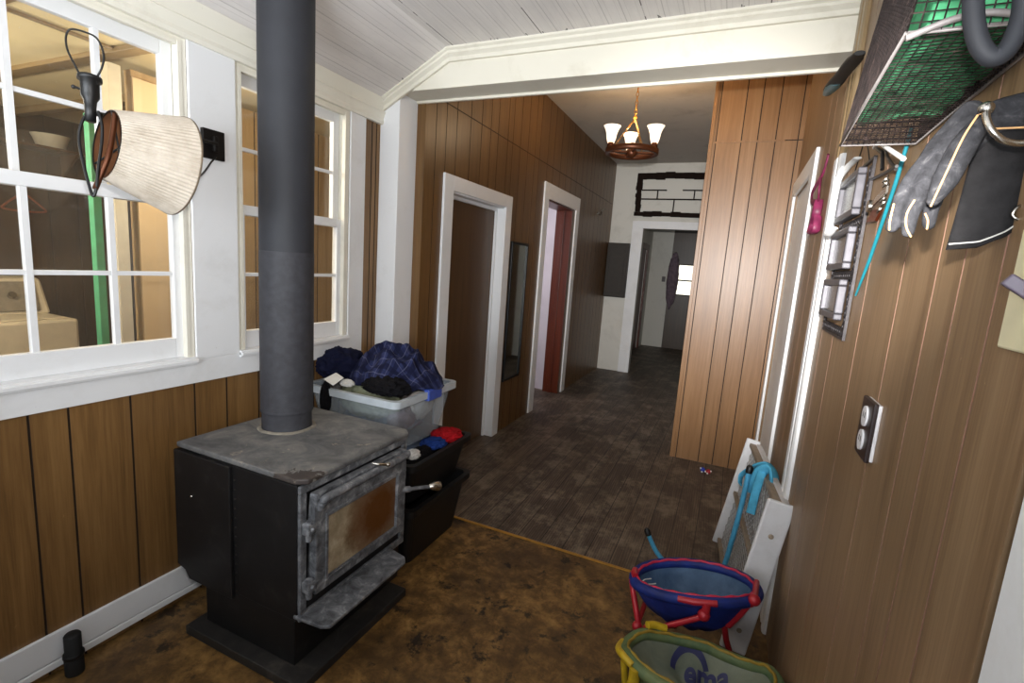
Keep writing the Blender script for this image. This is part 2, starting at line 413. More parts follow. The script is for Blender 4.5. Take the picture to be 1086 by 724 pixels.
        if bevel:
            b = o.modifiers.new('Bevel', 'BEVEL'); b.width = bevel; b.segments = 2; b.limit_method = 'ANGLE'; b.angle_limit = .6
        if solid:
            b = o.modifiers.new('Solidify', 'SOLIDIFY'); b.thickness = solid; b.offset = 0
        if subsurf:
            b = o.modifiers.new('Subdivision', 'SUBSURF'); b.levels = subsurf; b.render_levels = subsurf
        return o

def wloc(o):
    v = Vector((0, 0, 0))
    while o is not None: v += o.location; o = o.parent
    return v
def tag(o, label, cat, group=None):
    o['label'] = label; o['category'] = cat
    if group: o['group'] = group
    return o
def thing(name, label, cat, loc=(0, 0, 0), group=None):
    o = bpy.data.objects.new(name, None); C.objects.link(o); o.location = loc; o.empty_display_size = .1
    return tag(o, label, cat, group)
def struct(o, label=None):
    o['kind'] = 'structure'
    if label: o['label'] = label
    return o
def sroot(name, loc=(0, 0, 0), label=None):
    o = bpy.data.objects.new(name, None); C.objects.link(o); o.location = loc
    return struct(o, label)
def lerp(a, b, t): return Vector(a) * (1 - t) + Vector(b) * t
def smooth_path(pts, n=8, closed=False):
    P = [Vector(p) for p in pts]; k = len(P); out = []
    for i in range(k if closed else k - 1):
        p0 = P[i - 1] if (closed or i > 0) else P[0]; p1 = P[i]; p2 = P[(i + 1) % k]
        p3 = P[(i + 2) % k] if (closed or i + 2 < k) else P[-1]
        for j in range(n):
            t = j / n
            out.append(.5 * ((2 * p1) + (-p0 + p2) * t + (2 * p0 - 5 * p1 + 4 * p2 - p3) * t * t + (-p0 + 3 * p1 - 3 * p2 + p3) * t ** 3))
    if not closed: out.append(P[-1])
    return out

def panel(mb, o, U, V, N, ul, vl, grooves=(), seams=(), holes=(), gw=.007, gd=.004, th=.03):
    """boards with recessed grooves (material 1) and rectangular holes (u0, v0, u1, v1)"""
    o, U, V, N = Vector(o), Vector(U), Vector(V), Vector(N)
    gi = [(g - gw / 2, g + gw / 2) for g in grooves if gw < g < ul - gw]; si = [(g - gw / 2, g + gw / 2) for g in seams]
    ub = sorted(set([0, ul] + [x for g in gi for x in g] + [h[0] for h in holes] + [h[2] for h in holes]))
    vb = sorted(set([0, vl] + [x for g in si for x in g] + [h[1] for h in holes] + [h[3] for h in holes]))
    ub = [x for x in ub if 0 <= x <= ul]; vb = [x for x in vb if 0 <= x <= vl]
    def cell(i, j):
        if not (0 <= i < len(ub) - 1 and 0 <= j < len(vb) - 1): return None
        u, v = (ub[i] + ub[i + 1]) / 2, (vb[j] + vb[j + 1]) / 2
        if any(h[0] < u < h[2] and h[1] < v < h[3] for h in holes): return None
        return 1 if (any(a < u < b for a, b in gi) or any(a < v < b for a, b in si)) else 0
    def P(u, v, d): return o + U * u + V * v + N * d
    for i in range(len(ub) - 1):
        for j in range(len(vb) - 1):
            c = cell(i, j)
            if c is None: continue
            u0, u1, v0, v1 = ub[i], ub[i + 1], vb[j], vb[j + 1]; d = -gd if c else 0.
            mb.add([P(u0, v0, d), P(u1, v0, d), P(u1, v1, d), P(u0, v1, d)], [(0, 1, 2, 3)], c)
            mb.add([P(u0, v0, -th), P(u1, v0, -th), P(u1, v1, -th), P(u0, v1, -th)], [(3, 2, 1, 0)], 0)
            for (di, dj, a, b) in ((-1, 0, (u0, v0), (u0, v1)), (1, 0, (u1, v1), (u1, v0)), (0, -1, (u1, v0), (u0, v0)), (0, 1, (u0, v1), (u1, v1))):
                k = cell(i + di, j + dj)
                e = -th if k is None else (-gd if k else 0.)
                if e < d: mb.add([P(*a, d), P(*b, d), P(*b, e), P(*a, e)], [(0, 1, 2, 3)], 1 if k is not None else 0)
    return mb
def picture_frame_boards(mb, ax, x0, x1, a0, a1, b0, b1, w, mi=0):
    """four boards around a rectangle; ax = thickness axis, a/b the other two in order"""
    for (p0, p1, q0, q1) in ((a0, a1, b0, b0 + w), (a0, a1, b1 - w, b1), (a0, a0 + w, b0 + w, b1 - w), (a1 - w, a1, b0 + w, b1 - w)):
        if ax == 'x': mb.box((x0, p0, q0), (x1, p1, q1), mi)
        elif ax == 'y': mb.box((p0, x0, q0), (p1, x1, q1), mi)
        else: mb.box((p0, q0, x0), (p1, q1, x1), mi)
    return mb

# ------------------------------------------------------------------ room shell
def floor_piece(name, x0, y0, x1, y1, z, m, label):
    return struct(MB().box((x0, y0, z - .06), (x1, y1, z)).build(name, m), label)
floor_piece('floor', -.12, -4.2, W + .05, -.012, 0., M['floor_near'], 'stained brown floor of the stove room')
floor_piece('floor', -.1, -.012, W + .05, 5.3, .0, M['planks'], 'worn grey plank floor of the hall')
floor_piece('floor', -1.2, 5.3, 3.2, 9.0, -.002, M['planks'], 'dark floor of the room beyond the hall')
floor_piece('floor', -3.5, -4.2, -.12, 1.2, .0, M['floor_near'], 'floor of the laundry porch')
floor_piece('floor', -2.4, 1.9, -.1, 4.2, -.003, M['planks'], 'floor of the bedroom behind the second hall door')
struct(MB().box((.05, -.022, 0), (W - .02, -.004, .006)).build('trim_1', M['seam'], bevel=.002), 'thin brass strip where brown floor meets planks')

# near room ceiling: flat part and the slope down to the window wall
mb = MB()
mb.prism([(.0, 0, 2.452), (.47, 0, 2.700), (W + .05, 0, 2.705), (W + .05, 0, 2.745), (.46, 0, 2.745), (-.05, 0, 2.49), (-.05, 0, 2.452)], (0, -4.2, 0))
struct(mb.build('ceiling', M['ceiling']), 'white beadboard ceiling with a sloped edge')
struct(MB().box((-.1, .18, ZH), (W + .05, 5.3, ZH + .05)).build('ceiling', M['hallceil']), 'grey painted hall ceiling')
struct(MB().box((-1.2, 5.33, 2.75), (3.2, 9.0, 2.8)).build('ceiling', M['plaster']), 'ceiling of the far room')
struct(MB().box((-3.5, -4.2, 2.5), (-.10, 1.2, 2.54)).build('ceiling', M['lceil']), 'yellowed laundry porch ceiling')
struct(MB().box((-2.4, 1.9, 2.7), (-.05, 4.2, 2.75)).build('ceiling', M['plaster']), 'ceiling of the bedroom behind the second hall door')

# window wall: panelling below, painted boards above
mb = MB()
gl = [-2.9, -2.72, -2.5, -2.3, -2.08, -1.9, -1.712, -1.604, -1.41, -1.163, -1.016, -.85, -.66, -.5, -.31, -.2]
panel(mb, (0, -4.2, 0), (0, 1, 0), (0, 0, 1), (1, 0, 0), 4.2, 2.49, [g + 4.2 for g in gl] + [4.13, 4.17],
      holes=[(4.2 - 2.13, 1.07, 4.2 - 1.155, 2.335), (4.2 - .955, 1.07, 4.2 - .255, 2.335)], th=.10)
struct(mb.build('wall_left', [M['panel_left'], M['groove_dark']]), 'window wall with brown panelling below')
mb = MB()
for (y0, y1, z0, z1) in ((-4.2, -.135, .97, 1.072), (-1.155, -.955, 1.072, 2.335), (-.255, -.135, 1.072, 2.335), (-4.2, -2.13, 1.072, 2.335), (-4.2, -.135, 2.335, 2.40)):
    mb.box((.0, y0, z0), (.012, y1, z1))
struct(mb.build('trim_2', M['white'], bevel=.002), 'white boards framing the two windows')
mb = MB()
mb.prism([(0, -4.2, 2.33), (.022, -4.2, 2.33), (.028, -4.2, 2.345), (.024, -4.2, 2.36), (.034, -4.2, 2.385), (.040, -4.2, 2.395), (.030, -4.2, 2.402), (.045, -4.2, 2.47), (.0, -4.2, 2.49)], (0, 4.2, 0))
struct(mb.build('trim_3', M['cream']), 'cream cornice above the windows')
mb = MB().box((0, -4.2, 0.024), (.016, -.62, .052)).box((0, -4.2, .055), (.014, -.62, .162))
struct(mb.build('baseboard_left', M['white'], bevel=.004), 'scuffed white baseboard under the windows')

def window(name, y0, y1, vm, label):
    r = sroot(name, (0, y0, 1.07), label)
    zb, zt = 1.072, 2.335
    mb = MB()   # jamb lining and cream stops
    mb.box((-.10, y0, zb), (.0, y0 + .018, zt)).box((-.10, y1 - .018, zb), (.0, y1, zt)).box((-.10, y0 + .018, zt - .018), (0, y1 - .018, zt))
    mb.box((-.022, y0 + .018, zb), (.004, y0 + .035, zt - .018)).box((-.022, y1 - .035, zb), (.004, y1 - .018, zt - .018)).box((-.022, y0 + .035, zt - .034), (.002, y1 - .035, zt - .018))
    mb.build('jamb', M['cream'], r, bevel=.002)
    MB().box((-.10, y0, zb - .02), (.022, y1, zb + .012)).box((.0, y0 - .0, zb - .012), (.03, y1, zb + .004)).build('sill', M['white'], r, bevel=.003)
    a, b = y0 + .02, y1 - .02
    def sash(nm, xs, z0, z1, bot, top, mz):
        st = .042
        m = MB()
        m.box((xs - .03, a, z0), (xs, a + st, z1)).box((xs - .03, b - st, z0), (xs, b, z1))
        m.box((xs - .03, a + st, z0), (xs, b - st, z0 + bot)).box((xs - .03, a + st, z1 - top), (xs, b - st, z1))
        s_ = m.build(nm, M['white'], r, bevel=.003)
        m = MB()
        for y in vm: m.box((xs - .026, y - .009, z0 + bot), (xs - .004, y + .009, z1 - top))
        ys = [a + st] + [y for y in vm] + [b - st]
        for k in range(len(ys) - 1):
            m.box((xs - .024, ys[k] + .009 * (k > 0), mz - .008), (xs - .006, ys[k + 1] - .009 * (k < len(ys) - 2), mz + .008))
        m.build('muntin', M['white'], s_)
        MB().box((xs - .017, a + st, z0 + bot), (xs - .014, b - st, z1 - top)).build('pane', M['glass'], s_)
    sash('lower_sash', -.022, zb + .012, 1.745, .082, .045, 1.43)
    sash('upper_sash', -.056, 1.70, zt - .018, .045, .055, 1.995)
    return r
window('window_1', -2.13, -1.155, [-1.92, -1.665, -1.425], 'left white window with many small panes behind the lamp')
window('window_2', -.955, -.255, [-.76, -.535], 'white window behind the stove pipe')

# header beam and its post, the wide opening to the hall
mb = MB().box((.0, 0, 2.505), (W, .165, 3.3))
mb.box((.0, .165, 2.492), (W, .185, 3.3))
struct(mb.build('wall_header', M['header'], bevel=.003), 'cream header over the wide opening')
mb = MB()
prof = [(0, 0), (.012, 0), (.012, -.012), (.030, -.030), (.030, -.040), (.042, -.056), (.042, -.070), (0, -.070)]
def crown(p, q):
    for k in range(len(prof) - 1):
        (o1, h1), (o2, h2) = prof[k], prof[k + 1]
        a = Vector(p) + Vector((0, -o1, h1 + .0)); b = Vector(q) + Vector((0, -o1, h1)); c = Vector(q) + Vector((0, -o2, h2)); d = Vector(p) + Vector((0, -o2, h2))
        mb.add([a, b, c, d], [(0, 1, 2, 3)])
prof = [(.046, .0), (.046, -.012), (.034, -.020), (.034, -.032), (.016, -.046), (.016, -.066), (0, -.066)]
crown((.03, 0, 2.472), (.47, 0, 2.702)); crown((.47, 0, 2.702), (W, 0, 2.705))
struct(mb.build('trim_4', M['header'], solid=.002), 'crown moulding along the header')
struct(MB().box((.0, 0, 0), (.140, .18, 2.505)).build('trim_5', M['white'], bevel=.004), 'white post at the left of the opening')

# hall left wall with two doorways
mb = MB()
g = [.298, .419, .55, .738, .902, 1.05, 1.179, 1.36, 1.46, 1.62, 1.79, 1.96, 2.08, 2.3, 2.48, 2.7, 2.9, 3.1, 3.3, 3.52, 3.7, 3.9, 4.04, 4.24, 4.45, 4.62, 4.8, 5.0]
panel(mb, (XC, .18, 0), (0, 1, 0), (0, 0, 1), (1, 0, 0), YE - .18, ZH, [x - .18 for x in g], [2.568], [(.52 - .18, 0, 1.40 - .18, 2.035), (2.38 - .18, 0, 3.27 - .18, 2.25)], th=.20)
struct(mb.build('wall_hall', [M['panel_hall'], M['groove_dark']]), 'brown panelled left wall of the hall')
def casing(name, y0, y1, zt, w, wt, label, x=XC):
    m = MB()
    m.box((x, y0, 0), (x + .018, y0 + w, zt)).box((x, y1 - w, 0), (x + .018, y1, zt)).box((x, y0 + w, zt - wt), (x + .018, y1 - w, zt))
    return struct(m.build(name, M['white'], bevel=.002), label)
casing('trim_6', .403, 1.50, 2.132, .118, .100, 'white casing of the closed brown hall door')
casing('trim_7', 2.262, 3.475, 2.40, .125, .152, 'white casing of the red brown hall doorway')
d1 = sroot('door_1', (XC, .52, 0), 'closed dark brown slab door in the hall')
m = MB()
m.box((.0, .521, 0), (XC, .533, 2.033)).box((.0, 1.387, 0), (XC, 1.399, 2.033)).box((.0, .533, 2.02), (XC, 1.387, 2.033))
m.box((.118, 1.362, 0), (.138, 1.387, 2.02)).box((.118, .533, 0), (.138, .558, 2.02)).box((.118, .558, 1.995), (.138, 1.362, 2.02))
m.build('jamb', M['white'], d1, bevel=.002)
MB().box((.078, .535, .008), (.116, 1.385, 2.018)).build('slab', M['door_brown'], d1, bevel=.002)
d2 = sroot('door_2', (XC, 2.38, 0), 'open doorway with red brown jambs in the hall')
m = MB()
m.box((.0, 2.381, 0), (XC, 2.40, 2.248)).box((.0, 3.25, 0), (XC, 3.269, 2.248)).box((.0, 2.40, 2.23), (XC, 3.25, 2.248))
m.box((.07, 3.235, 0), (.11, 3.25, 2.23)).box((.07, 2.40, 0), (.11, 2.415, 2.23))
m.build('jamb', M['red_wood'], d2, bevel=.002)
# bedroom behind door 2
m = MB().box((-2.4, 3.32, 0), (-.001, 3.42, 2.7)).box((-2.5, 1.9, 0), (-2.4, 3.42, 2.7)).box((-2.4, 1.8, 0), (-.001, 1.9, 2.7))
struct(m.build('wall_bedroom', M['room_white']), 'white walls of the bedroom behind the second hall door')

# hall end wall, its doorway and the dark transom
mb = MB()
panel(mb, (XC - .2, YE, 0), (1, 0, 0), (0, 0, 1), (0, -1, 0), W + .05 - XC + .2, ZH, holes=[(.70, 0, 1.50, 2.225)], th=.12)
struct(mb.build('wall_end', [M['plaster'], M['plaster']]), 'white plaster wall at the end of the hall')
m = MB().box((.535, YE - .02, 0), (.70, YE, 2.225)).box((1.50, YE - .02, 0), (1.62, YE, 2.225)).box((.535, YE - .02, 2.225), (1.74, YE, 2.335))
m.box((.535, YE - .03, 0), (.66, YE - .02, .36))
struct(m.build('trim_8', M['white'], bevel=.003), 'white casing of the doorway at the end of the hall')
tr = sroot('window_3', (.52, YE, 2.42), 'dark framed transom panel above the end doorway')
m = MB()
random.seed(4)
def rough_bar(x0, z0, x1, z1):
    n = 9
    for i in range(n):
        a, b = i / n, (i + 1) / n; j = random.uniform(-.010, .012); k2 = random.uniform(-.010, .012)
        if x1 - x0 > z1 - z0: m.box((x0 + (x1 - x0) * a, YE - .045, z0 + j), (x0 + (x1 - x0) * b, YE, z1 + k2))
        else: m.box((x0 + j, YE - .045, z0 + (z1 - z0) * a), (x1 + k2, YE, z0 + (z1 - z0) * b))
rough_bar(.54, 2.94, 1.739, 3.03); rough_bar(.54, 2.40, 1.739, 2.47); rough_bar(.54, 2.47, .62, 2.94)
m.build('frame', M['dark_wood'], tr)
m = MB()
def mun(x0, z0, x1, z1): m.box((x0, YE - .03, z0), (x1, YE - .001, z1))
mun(.62, 2.645, 1.739, 2.662); mun(.62, 2.775, .98, 2.79); mun(1.20, 2.775, 1.739, 2.79); mun(.845, 2.662, .86, 2.775); mun(1.36, 2.662, 1.375, 2.775); mun(1.09, 2.47, 1.105, 2.645)
m.build('muntin', M['dark_wood'], tr)

# closet box that narrows the hall
mb = MB()
panel(mb, (1.735, YC, 0), (1, 0, 0), (0, 0, 1), (0, -1, 0), W - 1.735, ZH, [x - 1.735 for x in (1.775, 1.958, 2.071, 2.195, 2.345)], [2.622], th=.06)
mb.box((1.735, YC + .06, 0), (1.775, YE, ZH))
struct(mb.build('wall_closet', [M['panel_closet'], M['groove_dark']]), 'brown panelled closet front at the right of the hall')
m = MB().box((1.725, YC - .012, 0.0), (1.752, YC, ZH)).box((1.752, YC - .006, 2.614), (W - .12, YC, 2.628))
struct(m.build('trim_9', M['panel_closet'], bevel=.002), 'corner strip and seam strip of the closet front')

# right wall
mb = MB()
g = [-1.597, -1.47, -1.36, -1.16, -.86, -.52, -.3, .12, .34, .55]
panel(mb, (W, -1.752, 0), (0, 1, 0), (0, 0, 1), (-1, 0, 0), YC + 1.752, 3.2, [x + 1.752 for x in g], holes=[(.86 + 1.752, 0, 1.76 + 1.752, 2.20)], th=.05, gw=.0045)
struct(mb.build('wall_right', [M['panel_right'], M['groove_lit']]), 'brown panelled right wall')
struct(MB().box((W - .002, -4.2, 0), (W + .05, -1.772, 2.72)).box((W + .014, -1.772, 0), (W + .05, -1.752, 2.72), 1).build('trim_10', [M['white'], M['black_matte']]), 'white board past the end of the right panelling, gap shade painted black')  # black strip paints the shade inside the open gap
st = sroot('trim_11', (W, -.2, 0), 'white strip at the right of the opening')
m = MB(); prof2 = [(W, -.17), (W - .012, -.17), (W - .018, -.155), (W - .018, -.12), (W - .010, -.112), (W - .010, -.095), (W - .018, -.087), (W - .018, -.03), (W - .010, -.015), (W - .010, .0), (W, .0)]
m.prism([(x, y, 0) for x, y in prof2], (0, 0, 2.075)); m.build('painted_strip', M['white'], st)
m = MB(); m.prism([(x, y, 2.075) for x, y in prof2], (0, 0, 2.70 - 2.075)); m.build('bare_strip', M['strip_tan'], st)
struct(MB().box((W - .018, .70, 0), (W, .87, 2.30)).box((W - .018, 1.745, 0), (W, YC - .013, 2.30)).box((W - .018, .87, 2.19), (W, 1.745, 2.30)).build('trim_12', M['white'], bevel=.003), 'white casing of the door beside the closet')
d3 = sroot('door_3', (W, .86, 0), 'white door in the right wall beside the closet')
MB().box((W + .016, .862, .005), (W + .05, 1.758, 2.198)).build('slab', M['white'], d3)

# far room seen through the end doorway
m = MB().box((.28, 5.36, 0), (.35, 7.1, 2.75)).box((.28, 8.0, 0), (.35, 8.6, 2.75)).box((.28, 7.1, 2.1), (.35, 8.0, 2.75)).box((.28, 8.5, 0), (.78, 8.6, 2.75))
struct(m.build('wall_far', M['plaster']), 'grey white wall of the far room')
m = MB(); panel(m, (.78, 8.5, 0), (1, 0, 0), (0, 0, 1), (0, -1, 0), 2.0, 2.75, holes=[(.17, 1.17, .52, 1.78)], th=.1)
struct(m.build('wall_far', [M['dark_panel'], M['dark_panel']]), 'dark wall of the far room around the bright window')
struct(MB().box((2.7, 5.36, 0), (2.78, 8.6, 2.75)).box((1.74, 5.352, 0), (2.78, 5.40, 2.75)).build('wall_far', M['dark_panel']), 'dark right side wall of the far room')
w5 = sroot('window_4', (.95, 8.5, 1.17), 'small bright window in the far room')
MB().box((.95, 8.56, 1.17), (1.30, 8.57, 1.78)).build('pane', M['daylight'], w5)
m = MB().box((.93, 8.475, 1.15), (.95, 8.5, 1.80)).box((1.30, 8.475, 1.15), (1.32, 8.5, 1.80)).box((.95, 8.475, 1.78), (1.30, 8.5, 1.80)).box((.95, 8.475, 1.15), (1.30, 8.5, 1.17)).box((.95, 8.51, 1.45), (1.30, 8.54, 1.48))
m.build('frame', M['dark_wood'], w5)
d5 = sroot('door_4', (.35, 7.1, 0), 'dark red door frame in the far room')
m = MB().box((.33, 7.02, 0), (.37, 7.14, 2.14)).box((.33, 7.96, 0), (.37, 8.08, 2.14)).box((.33, 7.14, 2.03), (.37, 7.96, 2.14)); m.build('casing', M['red_wood'], d5)
MB().box((.29, 7.14, 0.003), (.32, 7.96, 2.03)).build('slab', M['red_wood'], d5)

# ------------------------------------------------------------------ laundry porch beyond the windows
m = MB(); panel(m, (-3.3, -4.2, 0), (0, 1, 0), (0, 0, 1), (1, 0, 0), 5.4, 2.5, [x * .2 for x in range(1, 27)], th=.1)
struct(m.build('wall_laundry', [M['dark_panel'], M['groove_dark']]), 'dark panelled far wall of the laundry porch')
m = MB(); panel(m, (-1.0, -.80, 0), (0, 1, 0), (0, 0, 1), (1, 0, 0), 2.0, 2.44, [.62, .74, .90, 1.06, 1.14, 1.3], th=.06)
m.box((-.999, -.80, 0), (-.985, -.47, 2.40), 2)
struct(m.build('wall_laundry', [M['panel_laundry'], M['groove_dark'], M['peach']]), 'tan plywood partition in the laundry porch')
struct(MB().box((-1.07, -.905, 0), (-1.0, -.845, 2.44)).build('trim_13', M['bowl'], bevel=.003), 'cream board at the edge of the plywood partition')
struct(MB().box((-3.3, -.91, 2.475), (-.11, -.84, 2.5)).box((-3.3, -.40, 2.45), (-1.07, -.33, 2.5)).box((-3.3, -1.42, 2.475), (-.11, -1.35, 2.5)).box((-.955, -4.0, 2.485), (-.935, -.85, 2.5)).build('trim_14', M['beam'], bevel=.003), 'tan beams under the laundry porch ceiling')
struct(MB().box((-1.225, -.918, 0), (-1.175, -.878, 2.2)).build('trim_15', M['mint'], bevel=.004), 'mint green post seen through the left window')
struct(MB().box((-3.4, 1.1, 0), (-.1, 1.2, 2.5)).build('wall_laundry', M['panel_laundry']), 'end wall of the laundry porch')

t = thing('washing_machine', 'almond washing machine with grey console seen through the left window', 'washing machine', (-2.75, -.80, 0))
m = MB().box((-3.05, -1.15, .03), (-2.42, -.45, .93)); m.build('body', M['washer'], t, bevel=.02)
m = MB(); m.prism([(-3.05, -1.15, .93), (-2.80, -1.15, .93), (-2.93, -1.15, 1.19), (-3.05, -1.15, 1.21)], (0, .70, 0)); c = m.build('console', M['washer'], t, bevel=.02)
a, b = Vector((-2.80, 0, .95)), Vector((-2.93, 0, 1.17)); nrm = Vector((.22, 0, .13)).normalized()
m = MB(); q = [Vector((-2.81, y, .955)) + nrm * .012 for y in (-1.10, -.52)] + [Vector((-2.92, y, 1.165)) + nrm * .012 for y in (-.50, -1.10)]
m.prism(q, nrm * -.01); m.build('control_panel', M['console'], c)
for y in (-.98, -.80, -.66):
    p = Vector((-2.868, y, 1.06)) + nrm * .010; m = MB(); m.cyl(p, p + nrm * .03, .024); m.build('knob', M['chrome'], c)
m = MB().box((-2.78, -1.10, .930), (-2.46, -.50, .942)); m.build('lid', M['washer'], t, bevel=.006)

t = thing('storage_shelf', 'brown wall shelf in the laundry porch carrying an off white bowl', 'shelf', (-3.2, -.3, 2.2))
MB().box((-3.3, -1.5, 2.205), (-3.02, .2, 2.225)).build('board', M['door_brown'], t)
for y in (-1.2, -.1): MB().prism([(-3.3, y, 2.205), (-3.04, y, 2.205), (-3.3, y, 2.03)], (0, .02, 0)).build('bracket', M['door_brown'], t)
m = MB(); m.lathe((-3.16, -.22, 2.225), [(.001, .0), (.085, .0), (.12, .10), (.125, .105), (.115, .105), (.08, .012), (.001, .012)], n=36)
tag(m.build('bowl', M['bowl']), 'off white bowl standing on the laundry porch shelf', 'bowl')
m = MB(); cx, cy, cz = -3.285, -.37, 1.86
m.tube(smooth_path([(cx, cy, cz - .0), (cx, cy - .11, cz - .10), (cx, cy - .13, cz - .14), (cx, cy, cz - .15), (cx, cy + .13, cz - .14), (cx, cy + .11, cz - .10), (cx, cy, cz)], 5), .008, 8)
m.tube(smooth_path([(cx, cy, cz), (cx, cy, cz + .04), (cx, cy + .025, cz + .06), (cx, cy + .03, cz + .085), (cx, cy, cz + .1), (cx, cy - .02, cz + .085)], 5), .005, 8)
tag(m.build('clothes_hanger', M['hanger']), 'orange brown clothes hanger on the dark laundry porch wall', 'hanger')

# ------------------------------------------------------------------ wood stove
X0, X1, Y0, Y1 = .255, .745, -1.309, -.69
stv = thing('wood_stove', 'black steel wood stove with a sooty glass door on the brown floor', 'stove', (.50, -1.309, 0))
m = MB().box((.21, -1.366, 0), (.835, -.745, .038)); m.build('base_plate', M['stove_base'], stv, bevel=.004)
m = MB().box((X0, Y0 + .002, .038), (X1, Y1, .225)).box((X0, Y0, .225), (X1 + .012, Y1 + .0, .752)); m.build('firebox', M['stove_body'], stv, bevel=.003)
# rear heat shield with a stepped lower edge
m = MB(); pr_ = [(.105, .252), (.150, .238), (.175, .205), (.43, .205), (.43, .748), (.105, .748)]
m.prism([(x, Y0 - .014, z) for x, z in pr_], (0, .645, 0)); hs = m.build('heat_shield', M['stove_body'], stv, bevel=.003)
m = MB()
for i in range(13): MB().ball((.442, Y0 - .001, .24 + i * .038), .0032, 6).build('rivet', M['grey_metal'], hs)
MB().ball((.21, Y0 - .015, .575), .006, 8).build('rivet', M['chrome'], hs)
# top plate with clipped front corners
m = MB(); m.prism([(.108, -1.313, .755), (.752, -1.313, .755), (.787, -1.285, .755), (.787, -.705, .755), (.752, -.672, .755), (.108, -.672, .755)], (0, 0, .022)); m.build('top_plate', M['stove_top'], stv, bevel=.006)
# front casting around the door
m = MB(); picture_frame_boards(m, 'x', .757, .772, Y0 + .002, -.69, .225, .75, .03); m.build('face_frame', M['stove_front'], stv, bevel=.004)
# door: deep moulded frame round the glass
dr = MB(); xa, xb = .766, .800; ya, yb, za, zb = -1.262, -.735, .318, .712; gy0, gy1, gz0, gz1 = -1.205, -.795, .362, .610
for (p0, p1, q0, q1) in ((ya, yb, za, gz0), (ya, yb, gz1, zb), (ya, gy0, gz0, gz1), (gy1, yb, gz0, gz1)): dr.box((xa, p0, q0), (xb, p1, q1))
door = dr.build('door', M['stove_front'], stv, bevel=.006, weld=True)
m = MB(); picture_frame_boards(m, 'x', xb - .004, xb + .005, gy0 - .012, gy1 + .012, gz0 - .012, gz1 + .012, .012); m.build('glass_retainer', M['stove_front'], door, bevel=.002)
MB().box((.786, gy0, gz0), (.792, gy1, gz1)).build('glass_pane', M['soot_glass'], door)
m = MB(); m.tube(smooth_path([(xb - .002, ya + .02, zb - .06), (xb + .012, ya + .022, zb - .035), (xb + .016, ya + .05, zb - .02), (xb + .016, -1.0, zb - .02), (xb + .016, yb - .03, zb - .02), (xb, yb - .01, zb - .02)], 8), .016, 12); m.build('top_moulding', M['stove_front'], door)
for z in (.590, .365):
    m = MB().box((.770, -1.300, z - .022), (.803, -1.262, z + .022)); m.cyl((.790, -1.285, z - .045), (.790, -1.285, z + .03), .012); m.ball((.804, -1.281, z), .008, 8); m.build('hinge', M['stove_front'], stv, bevel=.004)
# spring handle at the right of the door
m = MB(); m.cyl((.790, -.745, .515), (.812, -.712, .512), .014); m.tube([(.808, -.722, .512), (.835, -.655, .502), (.862, -.595, .490)], .009, 10)
h = m.build('door_handle', M['stove_front'], stv)
m = MB(); m.lathe((.850, -.620, .496), [(.001, 0), (.012, .006), (.020, .03), (.024, .055), (.018, .068), (.001, .070)], (.41, .89, -.18), 18); m.build('handle_knob', M['chrome'], h)
m = MB(); m.tube(smooth_path([(.800, -.965, .725), (.822, -.955, .722), (.838, -.920, .712)], 6), [.005] * 6 + [.006] * 6 + [.009], 10); m.ball((.840, -.915, .711), .010); m.build('air_control', M['chrome'], stv)
# ash lip
m = MB(); m.prism([(.745, -1.315, .238), (.868, -1.305, .238), (.895, -1.285, .236), (.895, -.845, .236), (.87, -.815, .236), (.745, -.79, .238)], (0, 0, .014)); m.build('ash_lip', M['stove_front'], stv, bevel=.004)

sp = thing('stove_pipe', 'tall matte black flue pipe rising from the stove to the ceiling', 'stove pipe', (.300, -.945, .777))
R_ = .107
m = MB(); m.tube([(.300, -.945, .777 + .085), (.300, -.945, 2.615)], R_, 48, cap=False); m.build('flue', M['pipe'], sp)
m = MB(); m.tube([(.300, -.945, .868), (.300, -.945, 1.545)], R_ + .0012, 48, cap=False); m.tube([(.300, -.945, 1.545), (.300, -.945, 1.549)], [R_ + .0012, R_], 48, cap=False); m.build('lower_section', M['pipe_scuffed'], sp)
m = MB(); m.tube([(.300, -.945, .779), (.300, -.945, .855)], R_ - .004, 48, cap=False); m.tube([(.300, -.945, .855), (.300, -.945, .859), (.300, -.945, .868)], [R_ + .001, R_ + .003, R_ + .001], 48, cap=False); m.build('flue_collar', M['pipe_scuffed'], sp)
m = MB(); m.lathe((.300, -.945, .777), [(R_ + .014, .0), (R_ + .012, .004), (R_ - .002, .006)], n=48, rfun=lambda a: 1 + .012 * math.sin(5 * a) + .008 * math.sin(11 * a)); m.build('cement_ring', M['ash'], sp)
m = MB(); m.lathe((.300, -.945, 2.575), [(R_, .0), (R_ + .035, .028), (R_ + .05, .07), (R_, .075)], n=48); m.build('ceiling_collar', M['pipe'], sp)

